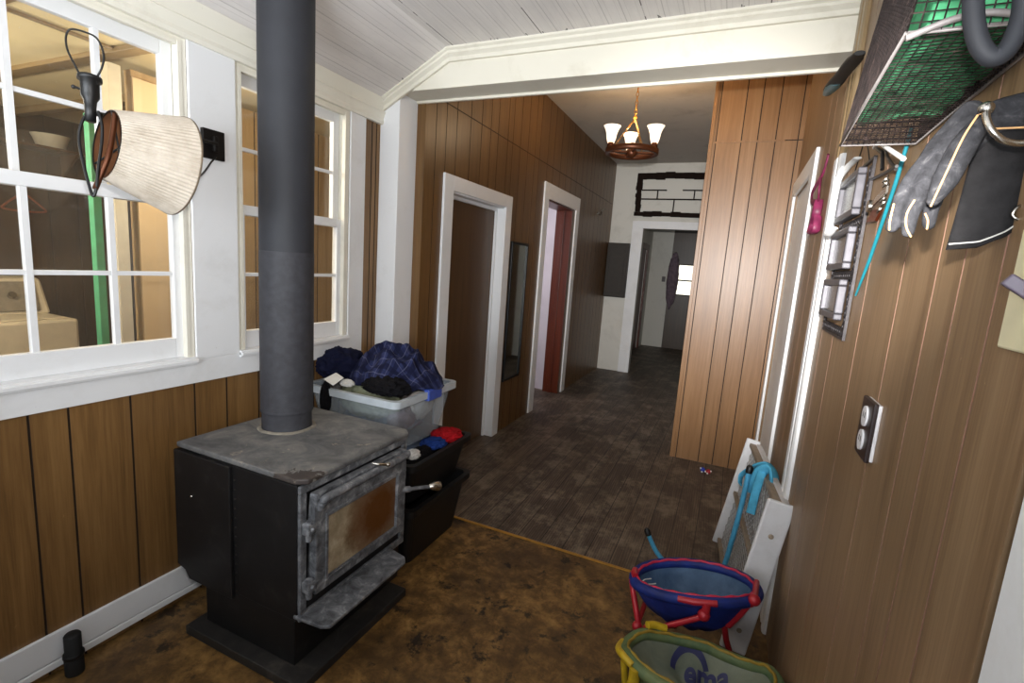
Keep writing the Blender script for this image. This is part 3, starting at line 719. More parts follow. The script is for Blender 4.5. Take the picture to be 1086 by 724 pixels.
# ------------------------------------------------------------------ tubs and laundry behind the stove
def tub(name, label, x0, x1, y0, y1, z0, z1, taper, mb_, mr, th=.004, rimw=.022, rimh=.026, ribs=True):
    t = thing(name, label, 'storage tub', ((x0 + x1) / 2, (y0 + y1) / 2, z0))
    def ring(k, off=0.):
        a = taper * (1 - k) + off; r = .04; out = []
        for (cx, cy, st) in ((x1 - a - r, y1 - a - r, 0), (x0 + a + r, y1 - a - r, 1), (x0 + a + r, y0 + a + r, 2), (x1 - a - r, y0 + a + r, 3)):
            for i in range(6):
                q = (st + i / 5) * PI / 2; out.append((cx + r * math.cos(q), cy + r * math.sin(q)))
        return out
    m = MB(); R1, R2 = ring(0), ring(1); n = len(R1); I1, I2 = ring(0, th), ring(1, th)
    vs = [(x, y, z0) for x, y in R1] + [(x, y, z1) for x, y in R2] + [(x, y, z0 + th) for x, y in I1] + [(x, y, z1) for x, y in I2]
    fs = [tuple(range(n))[::-1], tuple(range(2 * n, 3 * n))]
    for i in range(n):
        j = (i + 1) % n; fs += [(i, j, n + j, n + i), (2 * n + j, 2 * n + i, 3 * n + i, 3 * n + j), (n + i, n + j, 3 * n + j, 3 * n + i)]
    m.add(vs, fs)
    m.build('bin', mb_, t)
    m = MB(); A, B = ring(1, -rimw), ring(1, -.001)
    vs = [(x, y, z1 - rimh) for x, y in A] + [(x, y, z1 + .006) for x, y in A] + [(x, y, z1 + .006) for x, y in I2] + [(x, y, z1 - .004) for x, y in B]
    fs = []
    for i in range(n):
        j = (i + 1) % n; fs += [(i, j, n + j, n + i), (n + i, n + j, 2 * n + j, 2 * n + i), (3 * n + i, 3 * n + j, j, i)]
    m.add(vs, fs); m.build('rim', mr, t)
    return t
tub('storage_tub', 'black plastic tub on the floor at the bottom of the stack behind the stove', .06, .745, -.60, -.035, 0, .325, .045, M['black'], M['black'])
tub('storage_tub', 'black plastic tub in the middle of the stack with red and blue clothes', .05, .735, -.59, -.03, .333, .555, .04, M['black'], M['black'])
ct = tub('storage_tub', 'clear plastic tub on top of the stack heaped with dark clothes', .035, .615, -.575, -.025, .56, .852, .05, M['clear'], M['clear_rim'], rimw=.02, rimh=.03)
m = MB().box((.612, -.33, .808), (.645, -.20, .866)).box((.590, -.325, .859), (.640, -.205, .870)); m.build('latch', M['blue_latch'], ct, bevel=.005)

def heap(name, label, c, s, m, seed, fold=.28, freq=2.6, floor=.35, cat='clothing', group=None, rot=0., droop=0.):
    """a crumpled garment: a flattened blob with sharp folds"""
    bm = bmesh.new(); bmesh.ops.create_icosphere(bm, subdivisions=5, radius=1.)
    off = Vector((seed * 7.3, seed * 3.1, seed * 1.7)); cr, sr = math.cos(rot), math.sin(rot)
    for v in bm.verts:
        d = v.co.copy()
        n1 = noise.noise(d * freq + off); n2 = noise.noise(d * freq * 2.3 + off * 2)
        k = 1 + fold * (1 - 2 * abs(n1)) * .6 - fold * .3 + fold * .45 * (1 - 2 * abs(n2)) * .6
        e = .06 * noise.noise(d * freq * 6 + off)
        p = Vector((d.x * s[0], d.y * s[1], d.z * s[2] * (floor if d.z < 0 else 1.))) * (k + e)
        if droop: p.z -= droop * max(0., (d.x * d.x + d.y * d.y) - .45)
        v.co = Vector((p.x * cr - p.y * sr, p.x * sr + p.y * cr, p.z))
    me = bpy.data.meshes.new(name); bm.to_mesh(me); bm.free(); me.materials.append(m)
    for p in me.polygons: p.use_smooth = True
    o = bpy.data.objects.new(name, me); C.objects.link(o); o.location = c
    return tag(o, label, cat, group)
def draped(name, label, c, size, m, seed, cat='clothing'):
    """a garment dropped in a pile: a cloth sheet with a domed, folded surface and its own weave coordinates"""
    n = 90; bm = bmesh.new(); uvl = bm.loops.layers.uv.new('UVMap'); off = Vector((seed, seed * 2.1, seed * .7)); V_ = []
    for i in range(n):
        for j in range(n):
            u, v = i / (n - 1) * 2 - 1, j / (n - 1) * 2 - 1
            x, y = u * math.sqrt(1 - v * v / 2), v * math.sqrt(1 - u * u / 2)
            r = math.hypot(x, y); p = Vector((x * 1.5, y * 1.5, 0)) + off
            w = noise.noise(p * .9) * .5; q = Vector((p.x + w, p.y + .6 * w, 0))
            f1 = 1 - math.sqrt(noise.noise(q * 1.25 + off) ** 2 + .012) * 2; f2 = 1 - math.sqrt(noise.noise(q * 2.4 + off * 3) ** 2 + .02) * 2
            edge = 1 + .16 * noise.noise(Vector((x * 2.2, y * 2.2, seed)))
            h = (1 - min(1, r) ** 2.2) * (.52 + .44 * f1 + .13 * f2) + .07 * f2 * min(1, r * 1.5)
            V_.append(bm.verts.new((x * size[0] * edge + .03 * w, y * size[1] * edge, h * size[2])))
    for i in range(n - 1):
        for j in range(n - 1):
            f = bm.faces.new((V_[i * n + j], V_[(i + 1) * n + j], V_[(i + 1) * n + j + 1], V_[i * n + j + 1])); f.smooth = True
            for lp_, (a, b) in zip(f.loops, ((i, j), (i + 1, j), (i + 1, j + 1), (i, j + 1))):
                lp_[uvl].uv = (a / (n - 1) * size[0] * 2.6 + .3 * b / n * size[1], b / (n - 1) * size[1] * 2.6)
    me = bpy.data.meshes.new(name); bm.to_mesh(me); bm.free(); me.materials.append(m)
    o = bpy.data.objects.new(name, me); C.objects.link(o); o.location = c
    so_ = o.modifiers.new('Solidify', 'SOLIDIFY'); so_.thickness = .006; so_.offset = -1
    return tag(o, label, cat)
draped('plaid_shirt', 'navy plaid flannel shirt heaped on top of the clear tub', (.375, -.27, .872), (.270, .25, .235), M['plaid'], 6.1)
heap('sweater', 'dark navy sweater bunched at the left end of the clear tub', (.105, -.40, .935), (.115, .13, .10), M['navy'], 5, .3, 2.2, .7)
heap('black_shirt', 'black garment with white print at the front rim of the clear tub', (.47, -.47, .885), (.13, .075, .055), M['black_cloth'], 8, .4, 3.2, .6)
heap('grey_shirt', 'grey olive garment squeezed in the middle of the clear tub', (.34, -.43, .79), (.17, .11, .10), M['olive'], 11, .3, 2.6, .9)
heap('white_sock', 'small white sock on the near rim of the clear tub', (.27, -.535, .885), (.038, .03, .022), M['white_cloth'], 13, .3, 2.4, .6)
heap('folded_clothes', 'grey blue laundry filling the bottom of the clear tub', (.33, -.30, .66), (.215, .20, .09), M['grey_cloth'], 15, .12, 2.2, .9)
heap('pale_shirt', 'pale garment pressed against the right side of the clear tub', (.52, -.24, .745), (.055, .11, .085), M['pale_cloth'], 17, .22, 2.2, .9)
heap('mauve_shirt', 'mauve garment low at the right side of the clear tub', (.50, -.37, .70), (.06, .09, .07), M['mauve'], 18, .22, 2.4, .9)
heap('dark_sleeve', 'black sleeve hanging over the left front of the clear tub', (.175, -.59, .80), (.030, .022, .085), M['black_cloth'], 21, .3, 2.6, 1.)
m = MB(); m.prism([(.145, -.575, .895), (.235, -.60, .882), (.255, -.545, .915), (.175, -.515, .925)], (.0, -.002, .003)); tag(m.build('paper_tag', M['paper']), 'white paper card lying on the clothes at the front of the clear tub', 'card')
heap('red_shirt', 'red garment at the right end of the middle black tub', (.645, -.13, .562), (.075, .085, .034), M['red_cloth'], 23, .5, 1.8, .8)
heap('blue_shirt', 'blue garment beside the red one in the middle black tub', (.645, -.265, .555), (.060, .07, .024), M['blue_cloth'], 25, .5, 1.8, .8)
heap('striped_sock', 'white sock at the near corner of the middle black tub', (.655, -.475, .560), (.034, .04, .026), M['white_cloth'], 27, .4, 2.8, .7)
heap('black_vest', 'black garment at the near corner of the middle black tub', (.645, -.41, .535), (.045, .12, .035), M['black_cloth'], 29, .3, 2.6, .8)
heap('folded_sheet', 'dark laundry filling the middle black tub', (.37, -.31, .49), (.26, .20, .055), M['grey_cloth'], 31, .1, 2.2, .9)

# ------------------------------------------------------------------ swing arm lamp with its fallen shade
lp = thing('wall_lamp', 'bronze swing arm lamp with a pleated cream shade hanging sideways by the window', 'lamp', (.012, -1.068, 1.963))
m = MB().box((.012, -1.115, 1.905), (.030, -1.021, 2.021)).box((.030, -1.078, 1.935), (.045, -1.058, 1.995)); m.build('wall_plate', M['dark_bronze'], lp, bevel=.003)
S0, S1 = Vector((0.2711, -1.6163, 1.9198)), Vector((0.2553, -1.6054, 2.0230))
m = MB(); m.tube([(.045, -1.068, 1.966), (.10, -1.25, 1.955), S0 + Vector((-.01, .02, .0)), S0], .0075, 10); m.build('swing_arm', M['dark_bronze'], lp)
m = MB(); m.tube(smooth_path([(.035, -1.065, 1.915), (0.0522, -1.0988, 1.8873), (0.1784, -1.2211, 1.8191), (0.3361, -1.3714, 1.7651), (0.3419, -1.4122, 1.7700)], 6), .0035, 8); m.build('cord', M['black'], lp)
ax = (S1 - S0); L_ = ax.length; ax.normalize()
m = MB(); m.lathe(S0, [(.001, -.03), (.013, -.03), (.014, .01), (.016, .03), (.0225, .042), (.0225, .088), (.0295, .09), (.0295, .10), (.021, .104), (.001, .104)], ax, 24)
so = m.build('socket', M['black'], lp)
m = MB(); m.cyl(S0 + ax * .055, Vector((0.2193, -1.6273, 1.9873)), .0035); m.ball((0.2168, -1.6285, 1.9871), .006, 8); m.build('switch_key', M['black'], so)
m = MB(); m.tube(smooth_path([(0.2373, -1.6164, 2.0052), (0.2205, -1.6182, 2.0369), (0.1884, -1.6233, 2.0894), (0.1781, -1.6208, 2.1298), (0.1879, -1.6126, 2.1525), (0.2266, -1.5966, 2.1472), (0.2617, -1.5840, 2.1307), (0.2852, -1.5815, 2.0858), (0.2851, -1.5882, 2.0473), (0.2761, -1.5970, 2.0191), (0.2789, -1.5995, 1.9973)], 6), .0028, 8); m.build('harp', M['black'], lp)
m = MB(); m.tube(smooth_path([(0.2654, -1.6179, 1.9249), (0.2634, -1.6380, 1.8776), (0.2646, -1.6459, 1.8286), (0.2900, -1.6486, 1.7487), (0.3194, -1.6480, 1.6773), (0.3269, -1.6413, 1.6969), (0.3250, -1.6328, 1.7514), (0.3124, -1.6128, 1.8350), (0.3061, -1.6071, 1.8840), (0.2912, -1.6072, 1.9214)], 6), .0042, 8); m.build('saddle', M['black'], lp)
SN, SW = Vector((0.3224, -1.6063, 1.8284)), Vector((0.3479, -1.4237, 1.8034)); sax = (SW - SN); SL = sax.length; sax.normalize()
nple = 74; rn, rw = .100, .156
m = MB()
def pl(t): return 1 + .016 * math.sin(nple * t)
m.lathe(SN, [(rn + (rw - rn) * k / 8, SL * k / 8) for k in range(9)], sax, nple * 6, rfun=pl)
sh = m.build('lamp_shade', M['shade'], lp)
m = MB(); m.lathe(SN, [(rn - .004 + (rw - rn) * k / 4, SL * k / 4) for k in range(5)], sax, 64); m.build('lining', M['lining'], sh)
m = MB(); m.lathe(SN + sax * SL, [(rw + .003, -.003), (rw + .003, .003), (rw - .004, .003), (rw - .004, -.003)], sax, 72); m.build('trim_ring', M['gate_tan'], sh)
m = MB(); m.lathe(SN, [(rn - .001, -.001), (rn - .001, .002), (rn - .005, .002), (rn - .005, -.001)], sax, 72)
u_ = sax.cross(Vector((0, 0, 1))).normalized(); v_ = sax.cross(u_)
for k in range(3):
    d = u_ * math.cos(k * 2.094 + .5) + v_ * math.sin(k * 2.094 + .5); m.tube([SN + sax * .004 + d * rn, SN + sax * .03], .0028, 6)
m.build('spider_ring', M['black'], sh)
m = MB(); m.tube(smooth_path([(0.3252, -1.5812, 1.9218), (0.3272, -1.5899, 1.8666), (0.3353, -1.6096, 1.7956), (0.3207, -1.6271, 1.7313), (0.3244, -1.6425, 1.6967)], 6), .0075, 10); m.build('candle_cover', M['bronze'], lp)

# ------------------------------------------------------------------ chandelier
cx, cy, cz = 1.075, 1.60, 2.505
CZ = 2.505
CX = 1.178
ch = thing('chandelier', 'brown ring chandelier with three lit white glass shades hanging in the hall', 'chandelier', (CX, 1.60, ZH))
Rr = .195
m = MB(); m.lathe((CX, 1.6, CZ), [(Rr, -.022), (Rr + .012, -.018), (Rr + .012, .018), (Rr, .022), (Rr - .02, .018), (Rr - .02, -.018), (Rr, -.022)], n=56)
for k in range(4):
    a = k * PI / 2 + .4; m.tube([(CX + (Rr - .015) * math.cos(a), 1.6 + (Rr - .015) * math.sin(a), CZ), (CX, 1.6, CZ - .005)], .010, 8)
m.lathe((CX, 1.6, CZ - .05), [(.001, 0), (.025, .012), (.045, .04), (.03, .07), (.012, .09), (.012, .12)], n=24); m.build('ring', M['bronze'], ch)
m = MB()
for i in range(int((ZH - CZ - .27) / .032)):
    z = CZ + .27 + i * .032; pts = []
    for j in range(10):
        a = 2 * PI * j / 10; h_, w_ = .019 * math.sin(a), .010 * math.cos(a)
        pts.append((CX + (w_ if i % 2 else 0), 1.6 + (0 if i % 2 else w_), z + h_))
    m.tube(pts, .0028, 6, closed=True)
m.build('chain', M['brass'], ch)
m = MB()
for k in range(3):
    a = k * 2.094 + 1.2; p, q = Vector((CX, 1.6, CZ + .25)), Vector((CX + Rr * .8 * math.cos(a), 1.6 + Rr * .8 * math.sin(a), CZ + .02))
    for i in range(13):
        c0 = lerp(p, q, (i + .5) / 13); d = (q - p).normalized(); e = d.cross(Vector((math.cos(i * 1.57), math.sin(i * 1.57), .2))).normalized()
        m.tube([c0 + d * (.013 * math.sin(2 * PI * j / 8)) + e * (.006 * math.cos(2 * PI * j / 8)) for j in range(8)], .002, 5, closed=True)
m.ball((CX, 1.6, CZ + .255), .016); m.build('hanging_chains', M['brass'], ch)
m = MB(); m.lathe((CX, 1.6, ZH), [(.06, 0), (.055, -.015), (.02, -.03), (.001, -.032)], n=28); m.build('canopy', M['bronze'], ch)
CHL = []
for k, a in enumerate((-2.65, -.15, 1.9)):
    px_, py_ = CX + (Rr - .02) * math.cos(a), 1.6 + (Rr - .02) * math.sin(a)
    m = MB(); m.lathe((px_, py_, CZ), [(.001, -.01), (.02, -.005), (.028, .03), (.020, .05), (.022, .065), (.001, .066)], n=20); ar = m.build('socket', M['bronze'], ch)
    m = MB(); m.lathe((px_, py_, CZ + .055), [(.026, .0), (.036, .03), (.042, .07), (.052, .10), (.066, .125), (.063, .125), (.048, .10), (.039, .07), (.033, .03), (.022, .003)], n=32); s_ = m.build('glass_shade', M['bulb_glass'], ch)
    m = MB(); m.lathe((px_, py_, CZ + .066), [(.008, 0), (.010, .015), (.022, .04), (.020, .06), (.001, .07)], n=16); m.build('bulb', M['bulb'], s_)
    CHL.append((px_, py_, CZ + .19))

# ------------------------------------------------------------------ things on the hall walls
t = thing('electrical_panel', 'dark grey breaker box on the white wall at the end of the hall', 'electrical panel', (.37, YE, 1.58))
MB().box((.205, YE - .10, 1.165), (.535, YE, 1.99)).build('box', M['grey_metal'], t, bevel=.006)
m = MB().box((.215, YE - .108, 1.175), (.525, YE - .10, 1.98)).box((.255, YE - .116, 1.23), (.485, YE - .108, 1.93)).box((.475, YE - .122, 1.56), (.482, YE - .116, 1.62)); m.build('door', M['grey_metal'], t, bevel=.003)
t = thing('wall_mirror', 'tall narrow dark framed mirror between the two hall doorways', 'mirror', (XC, 1.74, 1.12))
m = MB(); picture_frame_boards(m, 'x', XC, XC + .022, 1.55, 1.925, .478, 1.762, .022); m.build('frame', M['black'], t, bevel=.003)
MB().box((XC + .001, 1.572, .50), (XC + .010, 1.903, 1.74)).build('glass', M['mirror'], t)
m = MB(); m.cyl((XC, 4.36, 2.33), (XC + .012, 4.36, 2.33), .02); m.tube(smooth_path([(XC + .01, 4.36, 2.33), (XC + .05, 4.34, 2.31), (XC + .07, 4.31, 2.33), (XC + .07, 4.29, 2.36)], 5), .007, 8); m.ball((XC + .07, 4.29, 2.365), .012, 8)
m.tube(smooth_path([(XC + .01, 4.38, 2.34), (XC + .05, 4.48, 2.40), (XC + .06, 4.52, 2.42)], 5), .006, 8); m.ball((XC + .06, 4.52, 2.42), .011, 8)
tag(m.build('coat_hook', M['chrome']), 'small shiny double hook high on the hall panelling past the second doorway', 'hook')
t = thing('coat', 'dark coat hanging in the far room left of its bright window', 'coat', (.86, 8.2, 1.0))
heapc = heap('coat_body', '', (.86, 8.38, 1.45), (.11, .09, .55), M['mauve'], 33, .2, 2., 1.); heapc.parent = t; heapc.location = (0, .18, .45); del heapc['label']; del heapc['category']; heapc.name = 'body'
m = MB(); m.cyl((.86, 8.50, 2.0), (.86, 8.40, 2.0), .01); m.build('loop', M['black'], t)
m = MB().box((.63, 8.485, 1.41), (.70, 8.5, 1.52)).box((.66, 8.475, 1.45), (.67, 8.485, 1.48)); tag(m.build('light_switch', M['outlet_brown'], bevel=.002), 'dark light switch on the white wall of the far room', 'light switch')
t = thing('bead_toy', 'small toy of blue and red balls on the hall floor by the closet', 'toy', (2.03, 1.645, 0))
MB().ball((2.008, 1.655, .020), .020).build('blue_ball', M['blue_plastic'], t); MB().ball((2.052, 1.640, .020), .020).build('red_ball', M['red_tube'], t)
m = MB()
for p in ((1.992, 1.642, .034), (2.004, 1.635, .008), (2.030, 1.636, .016), (2.070, 1.634, .028), (2.046, 1.620, .010)): m.ball(p, .007, 8)
m.build('knobs', M['paper'], t)

# ------------------------------------------------------------------ right wall: switch, outlet, frame, hooks
t = thing('light_switch', 'cream light switch plate with a violet toggle at the right edge', 'light switch', (W, -1.705, 1.56))
MB().box((W - .008, -1.742, 1.503), (W, -1.650, 1.655)).build('plate', M['cream_plastic'], t, bevel=.003)
m = MB(); m.bar((W - .006, -1.705, 1.572), (W - .032, -1.700, 1.590), .011, .016); m.build('toggle', M['purple'], t, bevel=.002)
t = thing('wall_outlet', 'brown outlet plate with two white sockets on the right wall', 'outlet', (W, -1.155, 1.25))
MB().box((W - .016, -1.205, 1.182), (W - .006, -1.105, 1.318)).build('plate', M['outlet_brown'], t, bevel=.003)
MB().box((W - .007, -1.207, 1.186), (W, -1.108, 1.316)).build('back_box', M['outlet_white'], t, bevel=.002)
for z in (1.222, 1.278):
    m = MB(); m.prism([(W - .016, -1.155 + .021 * math.cos(a * PI / 8), z + .024 * math.sin(a * PI / 8)) for a in range(16)], (-.004, 0, 0)); s_ = m.build('socket', M['outlet_white'], t)
    MB().box((W - .0205, -1.164, z - .003), (W - .0195, -1.161, z + .010)).box((W - .0205, -1.150, z - .003), (W - .0195, -1.147, z + .010)).build('slot', M['black'], s_)

t = thing('picture_frame', 'dark ornate hanging frame holding three grey framed photos on the right wall', 'picture frame', (W, -.52, 1.96))
m = MB(); fy0, fy1, fz0, fz1 = -.725, -.345, 1.405, 1.945
picture_frame_boards(m, 'x', W - .010, W - .002, fy0, fy1, fz0, fz1, .008)
for yy in (fy0 + .022, fy1 - .022):
    z = fz0 + .02; k = 0
    while z < fz1 - .03:
        c0 = Vector((W - .007, yy + (.006 if k % 2 else -.006), z)); m.tube([c0 + Vector((0, .013 * math.cos(a * .785), .013 * math.sin(a * .785))) for a in range(8)], .0035, 6, closed=True); z += .021; k += 1
for zz in (fz0 + .022, 1.602, 1.765):
    y = fy0 + .03
    while y < fy1 - .02:
        m.tube([Vector((W - .007, y + .014 * math.cos(a * .785), zz + .013 * math.sin(a * .785))) for a in range(8)], .0035, 6, closed=True); y += .03
m.build('backing', M['frame_dark'], t)
for (z0, z1) in ((1.785, 1.925), (1.622, 1.752), (1.462, 1.590)):
    m = MB(); picture_frame_boards(m, 'x', W - .034, W - .010, -.672, -.372, z0, z1, .020); f_ = m.build('photo_frame', M['frame_grey'], t, bevel=.004)
    MB().box((W - .020, -.652, z0 + .02), (W - .016, -.392, z1 - .02)).build('photo', M['photo'], f_)
m = MB(); P = smooth_path([(W - .03, -.60, 1.965), (W - .035, -.47, 1.96), (W - .045, -.40, 1.93), (W - .04, -.36, 1.86), (W - .04, -.35, 1.78), (W - .045, -.38, 1.745), (W - .04, -.46, 1.765)], 6)
m.tube(P, .012, 8, flat=.35); m.build('ribbon', M['paper'], t)
m = MB(); m.tube([(W - .004, -.64, 1.945), (W - .006, -.53, 2.05), (W - .004, -.42, 1.945)], .002, 6); m.build('hanging_wire', M['black'], t)

t = thing('key_rack', 'black wire key hook with keys beside the hanging photo frame', 'key rack', (W, -.95, 1.86))
m = MB(); m.tube([(W - .006, -.78, 1.965), (W - .012, -.90, 1.90), (W - .02, -1.04, 1.845)], .004, 6); m.tube([(W - .006, -.70, 1.88), (W - .012, -.88, 1.865), (W - .022, -1.05, 1.85)], .004, 6); m.tube([(W - .004, -.70, 1.97), (W - .01, -.82, 1.93), (W - .012, -.86, 1.88)], .005, 6)
m.build('wire_hook', M['black'], t)
m = MB()
for k in range(7): c0 = Vector((W - .02, -.955 - .012 * (k % 3), 1.838 - .012 * k)); m.tube([c0 + Vector((.004 * math.sin(a * .785), .011 * math.cos(a * .785), .009 * math.sin(a * .785))) for a in range(8)], .0022, 6, closed=True)
m.build('chain', M['chrome'], t)
m = MB(); m.bar((W - .024, -.86, 1.785), (W - .03, -1.04, 1.800), .004, .016); m.cyl((W - .030, -.86, 1.785), (W - .020, -.86, 1.785), .016); m.build('key', M['chrome'], t)
m = MB(); m.prism([(W - .016, -.80, 1.748), (W - .016, -.90, 1.742), (W - .020, -.96, 1.765), (W - .018, -.86, 1.775)], (.006, 0, 0)); m.build('fob', M['red_wood'], t)
m = MB(); m.tube([(W - .012, -1.075, 1.93), (W - .012, -1.02, 1.815), (W - .012, -.90, 1.64), (W - .012, -.812, 1.545)], [.0045, .0045, .0042, .0025], 10); tag(m.build('teal_rod', M['teal']), 'thin teal rod leaning on the right wall behind the gloves', 'rod')
t = thing('ribbon_bow', 'pink ribbon hanging between the door casing and the white strip', 'ribbon', (W, .30, 2.1))
m = MB(); m.tube(smooth_path([(W - .012, .24, 2.16), (W - .016, .28, 2.09), (W - .026, .38, 2.05), (W - .03, .46, 2.02), (W - .03, .40, 1.97), (W - .02, .28, 1.96), (W - .028, .22, 2.0), (W - .02, .30, 2.06)], 6), .016, 8, flat=.35); m.build('loop', M['pink'], t)
m = MB(); m.tube(smooth_path([(W - .016, .27, 1.96), (W - .022, .24, 1.90), (W - .02, .30, 1.85), (W - .028, .26, 1.81), (W - .02, .18, 1.815), (W - .018, .2, 1.88)], 6), .020, 8, flat=.4); m.build('tail', M['pink'], t)
t = thing('sandal', 'black foam sandal with a teal edge hanging beyond the wire basket', 'sandal', (2.3300, -0.0629, 2.4013))
sa, sb_ = Vector((2.3250, 0.2668, 2.4336)), Vector((2.3250, -0.4804, 2.3169)); 
m = MB(); m.tube([lerp(sa, sb_, k / 8) for k in range(9)], [.016, .026, .030, .030, .027, .026, .027, .026, .016], 14, flat=.45); s_ = m.build('sole', M['black_matte'], t)
m = MB(); m.tube([lerp(sa, sb_, k / 8) + Vector((-.001, -.001, -.005)) for k in range(4)], [.0155, .0245, .027, .022], 14, flat=.45); m.build('teal_edge', M['teal'], s_)

# ------------------------------------------------------------------ wire basket with its contents
bk = thing('wire_basket', 'brown wire mesh basket on the right wall stuffed with green cloth', 'basket', (W, -1.36, 1.89))
B = {}
for nm, p in dict(fo=(2.232, -1.10, 1.888), fw=(2.374, -1.10, 1.888), no=(2.216, -1.635, 1.905), nw=(2.374, -1.635, 1.905), fot=(2.270, -1.10, 2.20), fwt=(2.374, -1.10, 2.20), not_=(2.250, -1.66, 2.22), nwt=(2.374, -1.66, 2.22)).items(): B[nm] = Vector(p)
m = MB()
def mesh_face(a, b, c, d, na, nb, r=.0012):
    """wires on the quad a-b-c-d: na wires across a-b, nb wires across b-c"""
    for i in range(na + 1):
        t = i / na; m.tube([lerp(a, b, t), lerp(d, c, t)], r, 4, cap=False, smooth=False)
    for i in range(nb + 1):
        t = i / nb; m.tube([lerp(a, d, t), lerp(b, c, t)], r, 4, cap=False, smooth=False)
mesh_face(B['fo'], B['no'], B['nw'], B['fw'], 46, 13, .0009)
mesh_face(B['fo'], B['no'], B['not_'], B['fot'], 46, 27, .0010)
mesh_face(B['no'], B['nw'], B['nwt'], B['not_'], 13, 27, .0010)
mesh_face(B['fo'], B['fw'], B['fwt'], B['fot'], 13, 27)
mesh_face(B['fw'], B['nw'], B['nwt'], B['fwt'], 46, 27)
m.build('wire_mesh', M['wire'], bk)
m = MB(); m.tube([B['not_'], B['nwt'], B['fwt'], B['fot']], .004, 8, closed=True); m.tube([B['fo'], B['no'], B['nw'], B['fw']], .003, 8, closed=True)
m.tube(smooth_path([B['no'] + Vector((0, 0, -.006)), lerp(B['no'], B['nw'], .3) + Vector((0, -.004, .010)), lerp(B['no'], B['nw'], .55) + Vector((0, -.006, .012)), lerp(B['no'], B['nw'], .9)], 6), .0045, 8)
m.build('rim', M['wire_grey'], bk)
# crumpled green cloth pressed into the near end
bm = bmesh.new(); bmesh.ops.create_cube(bm, size=1.); bmesh.ops.subdivide_edges(bm, edges=bm.edges, cuts=28, use_grid_fill=True)
for v in bm.verts:
    u, vv, w = v.co.x + .5, v.co.y + .5, v.co.z + .5
    y = -1.624 + vv * .40; z = 1.898 + w * .25 + .010 * (1 - vv); lo = 2.238 + .03 * w
    x = lo + u * (2.366 - lo)
    n = noise.noise(Vector((x, y, z)) * 26) ; n2 = noise.noise(Vector((x, y, z)) * 60)
    inset = .010 * abs(n) + .004 * abs(n2)
    c0 = Vector((2.305, -1.43, 2.04)); d = c0 - Vector((x, y, z)); v.co = Vector((x, y, z)) + d.normalized() * inset * 1.3
    if vv > .9: v.co.y += .06 * noise.noise(Vector((x * 14, z * 14, 1)))
me = bpy.data.meshes.new('green_cloth'); bm.to_mesh(me); bm.free(); me.materials.append(M['green_cloth'])
for p in me.polygons: p.use_smooth = True
o = bpy.data.objects.new('green_cloth', me); C.objects.link(o); tag(o, 'crumpled bright green cloth inside the wire basket', 'cloth')
m = MB(); m.box((2.325, -1.668, 1.95), (2.372, -1.640, 2.10)); tag(m.build('blue_box', M['blue_plastic'], bevel=.006), 'small bright blue box at the near end of the wire basket', 'box')
t = thing('strap_loop', 'slate grey rubber loop hanging over the near end of the wire basket', 'strap', (2.29, -1.69, 2.2))
m = MB(); m.tube(smooth_path([(2.2554, -1.6900, 1.9753), (2.2597, -1.6900, 1.9444), (2.2650, -1.6900, 1.9131), (2.2721, -1.6900, 1.8813), (2.2821, -1.6900, 1.8584), (2.2945, -1.6900, 1.8467), (2.3048, -1.6900, 1.8520), (2.3108, -1.6900, 1.8708), (2.3129, -1.6900, 1.8967), (2.3092, -1.6900, 1.9319), (2.3038, -1.6900, 1.9669)], 6), .0105, 12); m.build('band', M['slate'], t)
m = MB(); m.cyl((W - .001, -1.69, 2.05), (W - .06, -1.69, 2.045), .006); m.build('peg', M['chrome'], t)
m = MB(); m.tube(smooth_path([(W - .02, -.76, 1.958), (W - .045, -.95, 1.925), (W - .05, -1.10, 1.875), (W - .045, -1.20, 1.835)], 6), .005, 8); tag(m.build('cable', M['paper']), 'short white cable curving under the wire basket', 'cable')

# ------------------------------------------------------------------ gloves on a hook
def sweep_union(name, chains, mat, parent, voxel=.0035):
    """elliptical sweeps fused to one surface"""
    m = MB()
    for pts, rad, fl in chains: m.tube(smooth_path(pts, 4), [rad[min(int(i / 4), len(rad) - 1)] * (1 - (i % 4) / 4) + rad[min(int(i / 4) + 1, len(rad) - 1)] * ((i % 4) / 4) for i in range(4 * (len(pts) - 1) + 1)], 14, flat=fl, up0=(0, 1, 0))
    for pts, rad, fl in chains: m.ball(pts[-1], rad[-1] * .98, 10, sc=(1, fl, 1)); m.ball(pts[0], rad[0] * .98, 10, sc=(1, fl, 1))
    o = m.build(name, mat, parent)
    r = o.modifiers.new('Remesh', 'REMESH'); r.mode = 'VOXEL'; r.voxel_size = voxel; r.use_smooth_shade = True
    s = o.modifiers.new('Smooth', 'SMOOTH'); s.iterations = 6; s.factor = .5
    return o
gy = -1.60
gl_ = thing('work_glove', 'grey suede work glove with tan stitching hanging fingers down', 'glove', (2.3194, -1.6200, 1.8125))
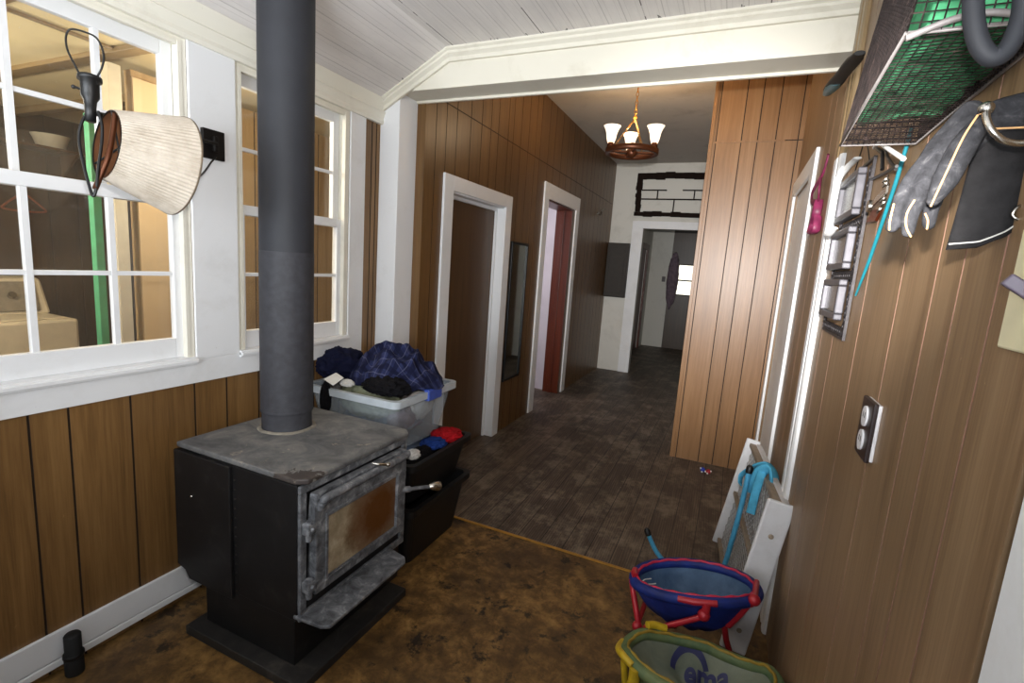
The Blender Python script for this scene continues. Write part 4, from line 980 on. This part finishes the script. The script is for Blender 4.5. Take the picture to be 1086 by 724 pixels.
sweep_union('leather', [
    ([(2.3708, -1.5900, 1.8115), (2.3360, -1.5900, 1.8014), (2.3037, -1.5900, 1.7657), (2.2818, -1.5900, 1.7254)], [.026, .024, .026, .022], .62),
    ([(2.3168, -1.5800, 1.8174), (2.2938, -1.5800, 1.7683), (2.2745, -1.5800, 1.7206), (2.2598, -1.5800, 1.6939)], [.016, .022, .019, .012], .62),
    ([(2.2832, -1.5850, 1.7585), (2.2627, -1.5850, 1.7237), (2.2541, -1.5850, 1.6864), (2.2506, -1.5850, 1.6580)], [.014, .0115, .0105, .009], .8),
    ([(2.2913, -1.6000, 1.7463), (2.2738, -1.6000, 1.7108), (2.2673, -1.6000, 1.6769), (2.2671, -1.6000, 1.6505)], [.014, .0115, .0105, .009], .8),
    ([(2.3041, -1.5900, 1.7380), (2.2937, -1.5900, 1.7047), (2.2911, -1.5900, 1.6813), (2.2919, -1.5900, 1.6629)], [.013, .0115, .0105, .009], .8),
    ([(2.3157, -1.6250, 1.7903), (2.2988, -1.6350, 1.7555), (2.2884, -1.6350, 1.7174), (2.2810, -1.6300, 1.6911)], [.012, .0165, .0160, .0095], .75),
], M['leather'], gl_)
m = MB()
m.tube(smooth_path([(2.3066, -1.6400, 1.7959), (2.2946, -1.6475, 1.7679), (2.2855, -1.6475, 1.7294), (2.2772, -1.6380, 1.6813)], 6), .0013, 6)
for pts in ([(2.2456, -1.5940, 1.6905), (2.2444, -1.5950, 1.6676), (2.2463, -1.5920, 1.6531)], [(2.2652, -1.6100, 1.6938), (2.2592, -1.6110, 1.6754), (2.2613, -1.6100, 1.6573), (2.2705, -1.6040, 1.6437)], [(2.2824, -1.6000, 1.6772), (2.2873, -1.6000, 1.6670), (2.2889, -1.5970, 1.6555)]): m.tube(smooth_path(pts, 5), .0014, 6)
m.tube(smooth_path([(2.3126, -1.6320, 1.7769), (2.3228, -1.6280, 1.7811), (2.3426, -1.6220, 1.7830), (2.3643, -1.6180, 1.7842)], 5), .0013, 6)
m.build('stitching', M['thread'], gl_)
g2 = thing('work_glove', 'charcoal work glove with a wide white stitched cuff hanging cuff down', 'glove', (2.3511, -1.5900, 1.7127))
top = [(2.3282, -1.5850, 1.7637), (2.3361, -1.5850, 1.7881), (2.3542, -1.5850, 1.7971), (2.3785, -1.5850, 1.8007)]; mid = [(2.3233, -1.5850, 1.7070), (2.3458, -1.5850, 1.7135), (2.3685, -1.5850, 1.7259), (2.3933, -1.5850, 1.7380)]; bot = [(2.3184, -1.5850, 1.6286), (2.3462, -1.5850, 1.6327), (2.3720, -1.5850, 1.6481), (2.4071, -1.5850, 1.6819)]
m = MB()
def cuff(u, v):
    def row(r):
        k = min(int(u * 3), 2); f = u * 3 - k; return lerp(r[k], r[k + 1], f)
    a, b, c = row(top), row(mid), row(bot)
    p = (1 - v) * (1 - v) * a + 2 * v * (1 - v) * (2 * b - .5 * a - .5 * c) + v * v * c
    q = Vector(p); q.y -= .018 * math.sin(PI * u) * (.6 + .4 * v) + .002 * math.sin(9 * u + 3 * v); return q
m.grid(cuff, 22, 18); m.build('cuff', M['leather_dark'], g2, solid=.007)
m = MB(); m.tube([cuff(k / 20, .955) + Vector((0, -.0045, 0)) for k in range(21)], .0011, 6); m.build('stitching', M['thread_white'], g2)
m = MB(); m.tube(smooth_path([(2.3872, -1.6060, 1.6922), (2.3757, -1.6120, 1.6852), (2.3726, -1.6120, 1.6755), (2.3812, -1.6120, 1.6696), (2.3943, -1.6060, 1.6731)], 5), .0022, 8); m.build('buckle', M['chrome'], g2)
t = thing('wall_hook', 'silver curved hook with a ball tip holding the gloves', 'hook', (2.3284, -1.6500, 1.7717))
m = MB(); m.tube(smooth_path([(2.3112, -1.6500, 1.7973), (2.3125, -1.6550, 1.7845), (2.3194, -1.6580, 1.7700), (2.3322, -1.6550, 1.7602), (2.3471, -1.6500, 1.7575), (2.3646, -1.6450, 1.7604)], 6), .0042, 10); m.ball((2.3113, -1.6480, 1.8012), .0085, 12); m.build('arm', M['chrome'], t)
m = MB(); m.tube([(2.3646, -1.6450, 1.7604), (W - .001, -1.66, 1.757)], .0042, 10); m.box((W - .004, -1.675, 1.735), (W, -1.645, 1.785)); m.build('bracket', M['chrome'], t)

# ------------------------------------------------------------------ baby gate leaning on the right wall
gt = thing('baby_gate', 'white wooden baby gate with grey mesh leaning on the right wall', 'baby gate', (2.22, .1, 0))
A_, B_, C_, D_ = Vector((2.268, .62, .655)), Vector((2.160, .56, .004)), Vector((2.350, -.33, .672)), Vector((2.250, -.39, .006))
def gp(u, v): return lerp(lerp(A_, C_, u), lerp(B_, D_, u), v)
gn = (A_ - B_).cross(C_ - A_).normalized()
if gn.x > 0: gn = -gn
ud = (C_ - A_).normalized(); vd = (B_ - A_).normalized()
def board(u, v0, v1, w, th, off=0., m=None):
    a, b = gp(u, v0) + gn * off, gp(u, v1) + gn * off
    m.bar(a, b, w, th, up=gn); return m
board(.015, .0, 1., .020, .075, .0, m=(q := MB())); q.build('end_board', M['gate_white'], gt, bevel=.006)
board(.975, -.02, .99, .022, .105, .012, m=(q := MB())); q.build('end_board', M['gate_white'], gt, bevel=.008)
for v in (.20, .84):
    MB().lathe(gp(.975, v) + ud * .011 + gn * .012, [(.011, 0), (.010, .003), (.004, .004), (.001, .003)], ud, 14).build('screw_cap', M['gate_tan'], gt)
for v in (.045, .50, .955):
    q = MB(); q.bar(gp(.03, v), gp(.96, v), .020, .034, up=gn); q.build('rail', M['gate_tan'], gt, bevel=.003)
q = MB(); q.bar(gp(.03, .03) - gn * .030, gp(.96, .03) - gn * .030, .014, .03, up=gn); q.build('rear_rail', M['gate_white'], gt, bevel=.003)
q = MB(); L1, H1 = (C_ - A_).length, (A_ - B_).length
for v0, v1 in ((.07, .475), (.525, .93)):
    hh = (v1 - v0) * H1; ww = .89 * L1; s = .046; n = int((ww + hh) / s)
    for k in range(n + 1):
        for sg in (1, -1):
            # lines u = c + sg*v clipped to the rectangle
            c = k * s - (hh if sg > 0 else 0); a0, a1 = 0., hh
            if sg > 0: a0, a1 = max(0, -c), min(hh, ww - c); pu = lambda a: c + a
            else: a0, a1 = max(0, c - ww), min(hh, c); pu = lambda a: c - a
            if a1 - a0 > .005: q.tube([gp(.05 + pu(a) / L1, v0 + a / H1) for a in (a0, a1)], .0026, 4, cap=False)
q.build('mesh', M['mesh_grey'], gt)

t = thing('tube_frame', 'light blue bent tube frame with black end caps behind the blue chair', 'tube frame', (1.95, .1, 0))
P = smooth_path([(1.792, .10, .190), (1.818, .10, .140), (1.862, .10, .078), (1.935, .10, .026), (2.05, .11, .013), (2.14, .12, .022), (2.183, .115, .10), (2.203, .11, .25), (2.222, .10, .46), (2.234, .10, .655)], 6)
m = MB(); m.tube(P, .0125, 12); m.build('tube', M['sky_tube'], t)
for e, d in ((P[0], P[0] - P[2]), (P[-1], P[-1] - P[-3])):
    d = d.normalized(); m = MB(); m.tube([e - d * .02, e + d * .008, e + d * .018], [.0165, .0165, .009], 12); m.build('end_cap', M['black'], t)
t = thing('blue_strap', 'light blue cloth strap tied over the top rail of the baby gate', 'strap', (2.28, .1, .66))
def strap(pts, w, nm):
    m = MB(); m.tube(smooth_path(pts, 6), w, 10, flat=.30); return m.build(nm, M['sky_strap'], t)
top_c = gp(.56, .02)
strap([top_c + ud * -.10 + gn * .05 + Vector((0, 0, -.03)), top_c + ud * -.07 + gn * .03 + Vector((0, 0, .012)), top_c + ud * -.05 + gn * -.01 + Vector((0, 0, .035)), top_c + gn * -.035 + Vector((0, 0, .0)), top_c + ud * .03 + gn * -.035 + vd * .06], .030, 'wrap')
strap([top_c + ud * .06 + gn * -.02 + vd * .04, top_c + ud * .04 + gn * .0 + Vector((0, 0, .038)), top_c + ud * .01 + gn * .032 + Vector((0, 0, .005)), top_c + ud * -.03 + gn * .034 + vd * .08, top_c + ud * -.06 + gn * .04 + vd * .13], .028, 'wrap')
strap([top_c + ud * .02 + gn * .03 + vd * -.01, top_c + ud * .05 + gn * .035 + vd * .06, top_c + ud * .07 + gn * .035 + vd * .13, top_c + ud * .09 + gn * .034 + vd * .18], .020, 'tail')
strap([top_c + ud * -.08 + gn * .05 + vd * .02, top_c + ud * -.13 + gn * .06 + vd * .05, top_c + ud * -.16 + gn * .075 + vd * .10, top_c + ud * -.12 + gn * .075 + vd * .13], .018, 'tail')

# ------------------------------------------------------------------ two folding saucer chairs
def saucer(name, label, c, axu, a, b, depth, mats, zf, zn, leanx=0., hump=None):
    """oval fabric bowl: c rim centre, axu direction of the long axis, zf / zn rim height offset at far / near side"""
    c = Vector(c); u_ = Vector((math.cos(axu), math.sin(axu), 0)); v_ = Vector((-math.sin(axu), math.cos(axu), 0))
    r = thing(name, label, 'chair', (c.x, c.y, 0))
    def rim(t, k=1.):
        x, y = math.cos(t), math.sin(t)
        z = (zf if y > 0 else zn) * abs(y) ** 1.5 + leanx * x + (hump(t) if hump else 0.)
        return c + u_ * (a * x * k) + v_ * (b * y * k) + Vector((0, 0, z))
    def bowl(s, t, d=depth, sc=1.):
        k = math.sin(min(1., t) * PI / 2) ** .75
        p = rim(2 * PI * s, k * sc); p.z = c.z + (rim(2 * PI * s).z - c.z) * k * k - d * (1 - k * k * k) + .006 * math.sin(2 * PI * s * 9) * k * (1 - k) * 4
        return p
    m = MB(); m.grid(lambda s, t: bowl(s, t), 72, 18, closeu=True); m.build('outer_shell', mats[0], r, solid=.004)
    m = MB(); m.grid(lambda s, t: bowl(s, t, depth * .72, .93), 72, 18, closeu=True); seat = m.build('seat_liner', mats[1], r, solid=.004)
    m = MB(); m.tube([rim(2 * PI * k / 72, .97) + Vector((0, 0, -.006)) for k in range(72)], .021, 12, closed=True); ro = m.build('padded_rim', mats[0], r)
    m = MB(); m.tube([rim(2 * PI * k / 72, .925) + Vector((0, 0, .012 + .003 * math.sin(k * 1.7))) for k in range(72)], .0055, 8, closed=True); m.build('piping', mats[2], ro)
    return r, rim, bowl, u_, v_
r, rim, bowl, u_, v_ = saucer('child_chair', 'small blue and red folding saucer chair in front of the baby gate', (2.055, -.545, .372), .18, .235, .152, .17, (M['seat_blue'], M['seat_denim'], M['piping_red']), .0, .030, .028)
def leg(r, pts, mt, nm='leg', rad=.0115, foot=True):
    m = MB(); m.tube(pts, rad, 12); o = m.build(nm, mt, r); return o
RT = M['red_tube']
near = lambda t: rim(t) + Vector((0, 0, -.005))
m = MB(); m.tube([rim(4.40, 1.03), rim(4.62, 1.06) , rim(4.95, 1.05)], .0125, 12); m.build('rim_tube', RT, r)
m = MB(); m.tube(smooth_path([rim(3.30, .97) + Vector((0, 0, .018)), rim(3.15, .98) + Vector((0, 0, .020)), rim(2.98, .97) + Vector((0, 0, .018))], 4), .013, 12); m.build('rim_tube', RT, r)
pa = rim(4.80, 1.07); pj = Vector((1.925, -.685, .215)); pb = Vector((2.205, -.52, .235))
m = MB(); m.tube([pa, pa + Vector((0, -.004, -.035))], .015, 12); m.ball(pa + Vector((-.004, -.004, -.045)), .022, 12); m.build('joint', RT, r)
leg(r, [pa + Vector((0, 0, -.05)), lerp(pa, pj, .5) + Vector((0, -.01, -.02)), pj], RT, 'arm', .011)
m = MB(); m.ball(pj, .024, 12, sc=(1.2, .8, 1)); m.ball(pj + Vector((-.05, .0, -.005)), .020, 12); m.build('joint', RT, r)
leg(r, [rim(3.25, 1.02), Vector((1.838, -.62, .30)), pj + Vector((-.045, .0, .0)), Vector((1.945, -.70, .011))], RT)
rr_ = Vector((2.2617, -0.6200, 0.4238)); pb = Vector((2.1915, -0.6000, 0.2784))
m = MB(); m.ball(rr_, .021, 12); m.ball(rr_ + Vector((-.012, .01, -.018)), .019, 12); m.tube([rr_, rim(.2, 1.0) + Vector((0, 0, .012))], .011, 10); m.build('joint', RT, r)
leg(r, [rr_ + Vector((-.012, .01, -.018)), lerp(rr_, pb, .5), pb], RT, 'arm', .0125)
leg(r, [pb + Vector((-.02, .01, .02)), Vector((2.195, -.575, .20)), Vector((2.262, -.53, .011))], RT)
leg(r, [Vector((2.10, -.41, .22)), Vector((2.04, -.36, .11)), Vector((2.00, -.335, .011))], RT)
leg(r, [Vector((1.90, -.46, .25)), Vector((1.87, -.40, .12)), Vector((1.85, -.37, .011))], RT)
m = MB()
for k in range(2): m.tube([bowl((2.55 + .9 * j / 16 - .05 * k) / (2 * PI), .60 - .10 * k + .05 * math.sin(PI * j / 16), .175 * .72, .93) + Vector((0, 0, .006)) for j in range(17)], .0025, 6)
m.build('print', M['paper'], r)

def hmp(t): return .02 * math.cos(2 * t) - .02 * max(0., math.cos(3 * (t - .9))) 
r, rim, bowl, u_, v_ = saucer('child_chair', 'faded green and yellow folding saucer chair at the bottom edge of the picture', (2.100, -.885, .290), .10, .245, .150, .165, (M['seat_green'], M['seat_grey'], M['piping_olive']), .0, .035, .010, hmp)
YT = M['yellow_tube']
m = MB(); m.tube(smooth_path([rim(2.95, 1.02), rim(3.25, 1.05), rim(3.55, 1.06), rim(3.8, 1.05)], 4), .0125, 12); m.build('rim_tube', YT, r)
m = MB(); m.tube(smooth_path([rim(2.35, .99) + Vector((0, .01, .022)), rim(2.2, 1.0) + Vector((0, .012, .022)), rim(2.02, .99) + Vector((0, .012, .016))], 4), .014, 12); m.build('rim_tube', YT, r)
jn = rim(3.85, 1.05)
m = MB(); m.tube([jn + Vector((0, 0, .0)), jn + Vector((.0, -.004, -.05))], .018, 12); m.ball(jn + Vector((0, -.004, -.06)), .021, 12); m.build('joint', YT, r)
leg(r, [rim(3.55, 1.04) + Vector((0, 0, -.02)), rim(3.6, .98) + Vector((0, 0, -.14)), Vector((1.95, -.98, .011))], YT)
leg(r, [rim(5.7, 1.0) + Vector((0, 0, -.02)), rim(5.7, .9) + Vector((0, 0, -.14)), Vector((2.24, -1.02, .011))], YT)
leg(r, [rim(.75, .95) + Vector((0, 0, -.03)), rim(.75, .8) + Vector((0, 0, -.15)), Vector((2.24, -.81, .011))], YT)
leg(r, [rim(2.4, .95) + Vector((0, 0, -.03)), rim(2.4, .8) + Vector((0, 0, -.15)), Vector((1.96, -.81, .011))], YT)
# navy lettering on the seat
cu = bpy.data.curves.new('lettering', 'FONT'); cu.body = 'ema'; cu.size = .13; cu.resolution_u = 6; cu.offset = .004
tmp = bpy.data.objects.new('lettering', cu); C.objects.link(tmp); bpy.context.view_layer.update()
me = tmp.to_mesh().copy() if False else bpy.data.meshes.new_from_object(tmp.evaluated_get(bpy.context.evaluated_depsgraph_get()))
C.objects.unlink(tmp); bpy.data.objects.remove(tmp)
bm = bmesh.new(); bm.from_mesh(me); bmesh.ops.subdivide_edges(bm, edges=[e for e in bm.edges if e.calc_length() > .01], cuts=2); bm.to_mesh(me); bm.free()
arc = MB(); n = 28
vs = []; 
for k in range(n + 1):
    a = 3.3 - 3.0 * k / n
    for rr in (.062, .085): vs.append((.085 + rr * 1.25 * math.cos(a), .085 + rr * math.sin(a), 0))
arc.add(vs, [(2 * k, 2 * k + 1, 2 * k + 3, 2 * k + 2) for k in range(n)])
cx0 = Vector((r.location.x, r.location.y, .285))
def drape(x, y):
    """seat coordinates in metres from the seat centre -> a point just above the liner"""
    ex, ey = x / (.245 * .93), y / (.150 * .93); rad = math.hypot(ex, ey); s = (math.atan2(ey, ex) / (2 * PI)) % 1.
    k = min(.999, rad); t = math.asin(k ** (1 / .75)) / (PI / 2)
    return bowl(s, t, .165 * .72, .93) + Vector((0, 0, .005))
m = MB()
m.add([drape(.66 * v.co.x - .030, .66 * v.co.y + .052) for v in me.vertices], [tuple(p.vertices) for p in me.polygons])
m.add([drape(.62 * x - .065, .62 * y + .030) for x, y, _ in arc.v], arc.f)
m.build('lettering', M['print_navy'], r)

t = thing('metal_cylinder', 'small black cylinder standing on the floor against the white baseboard', 'cylinder', (.058, -1.665, 0))
m = MB(); m.lathe((.058, -1.665, 0), [(.001, 0), (.027, 0), (.028, .004), (.028, .075), (.025, .08), (.025, .15), (.022, .155), (.001, .156)], n=28); m.build('body', M['black_matte'], t)
m = MB(); m.lathe((.058, -1.665, .066), [(.0285, 0), (.031, .003), (.031, .014), (.0285, .017)], n=28); m.build('band', M['black'], t)

# ------------------------------------------------------------------ camera and light
yaw, pit, rol, fpx = -.4126, -.1567, .0704, 521.45
f_ = Vector((math.sin(yaw) * math.cos(pit), math.cos(yaw) * math.cos(pit), math.sin(pit)))
r0 = Vector((math.cos(yaw), -math.sin(yaw), 0)); u0 = r0.cross(f_)
r1 = r0 * math.cos(rol) + u0 * math.sin(rol); u1 = -r0 * math.sin(rol) + u0 * math.cos(rol)
cam = bpy.data.cameras.new('camera'); co = bpy.data.objects.new('camera', cam); C.objects.link(co)
cam.sensor_width = 36; cam.lens = 36 * fpx / 1086; cam.clip_start = .02
co.matrix_world = Matrix(((r1.x, u1.x, -f_.x, 2.0495), (r1.y, u1.y, -f_.y, -2.4902), (r1.z, u1.z, -f_.z, 1.5664), (0, 0, 0, 1)))
bpy.context.scene.camera = co

def light(name, kind, loc, energy, color=(1, 1, 1), aim=None, **kw):
    l = bpy.data.lights.new(name, kind); l.energy = energy; l.color = color
    for k, v in kw.items(): setattr(l, k, v)
    o = bpy.data.objects.new(name, l); C.objects.link(o); o.location = loc
    if aim is not None: o.rotation_euler = (Vector(aim) - Vector(loc)).to_track_quat('-Z', 'Y').to_euler()
    return o
FL = Vector((2.05, -2.46, 1.69))
light('camera_flash', 'SPOT', FL, 82, (1, .97, .94), FL + f_ + Vector((-.18, .0, .28)), spot_size=math.radians(125), spot_blend=1., shadow_soft_size=.02)
light('camera_flash_core', 'SPOT', FL, 600, (1, .97, .94), Vector((1.75, 1.9, 1.62)), spot_size=math.radians(50), spot_blend=1., shadow_soft_size=.02)
light('daylight_fill', 'AREA', (1.3, -4.15, 1.55), 60, (.88, .94, 1.), (.7, -.6, 3.3), shape='RECTANGLE', size=2.2, size_y=1.2, spread=math.radians(105))  # added fill for daylight from behind, aimed up to lift the ceiling
for p in CHL: light('chandelier_bulb', 'POINT', p, 9, (1, .74, .46), shadow_soft_size=.03)
light('laundry_light', 'POINT', (-1.7, -1.9, 2.1), 75, (1, .90, .72), shadow_soft_size=.1)
light('laundry_light', 'POINT', (-.5, -.7, 2.1), 14, (1, .90, .72), shadow_soft_size=.1)  # extra point light added to brighten the plywood partition, no fixture there
light('bedroom_light', 'POINT', (-1.0, 2.6, 2.0), 26, (.95, .93, 1.), shadow_soft_size=.2)
light('far_room_light', 'POINT', (1.4, 6.9, 2.3), .9, (1, .95, .85), shadow_soft_size=.2)

sc = bpy.context.scene
w = bpy.data.worlds.new('world'); sc.world = w; w.use_nodes = True
bg = w.node_tree.nodes['Background']; bg.inputs['Color'].default_value = (.82, .9, 1, 1); bg.inputs['Strength'].default_value = .25
sc.view_settings.view_transform = 'Standard'; sc.view_settings.look = 'None'; sc.view_settings.gamma = 1.; sc.view_settings.use_curve_mapping = False
sc.view_settings.exposure = 0.
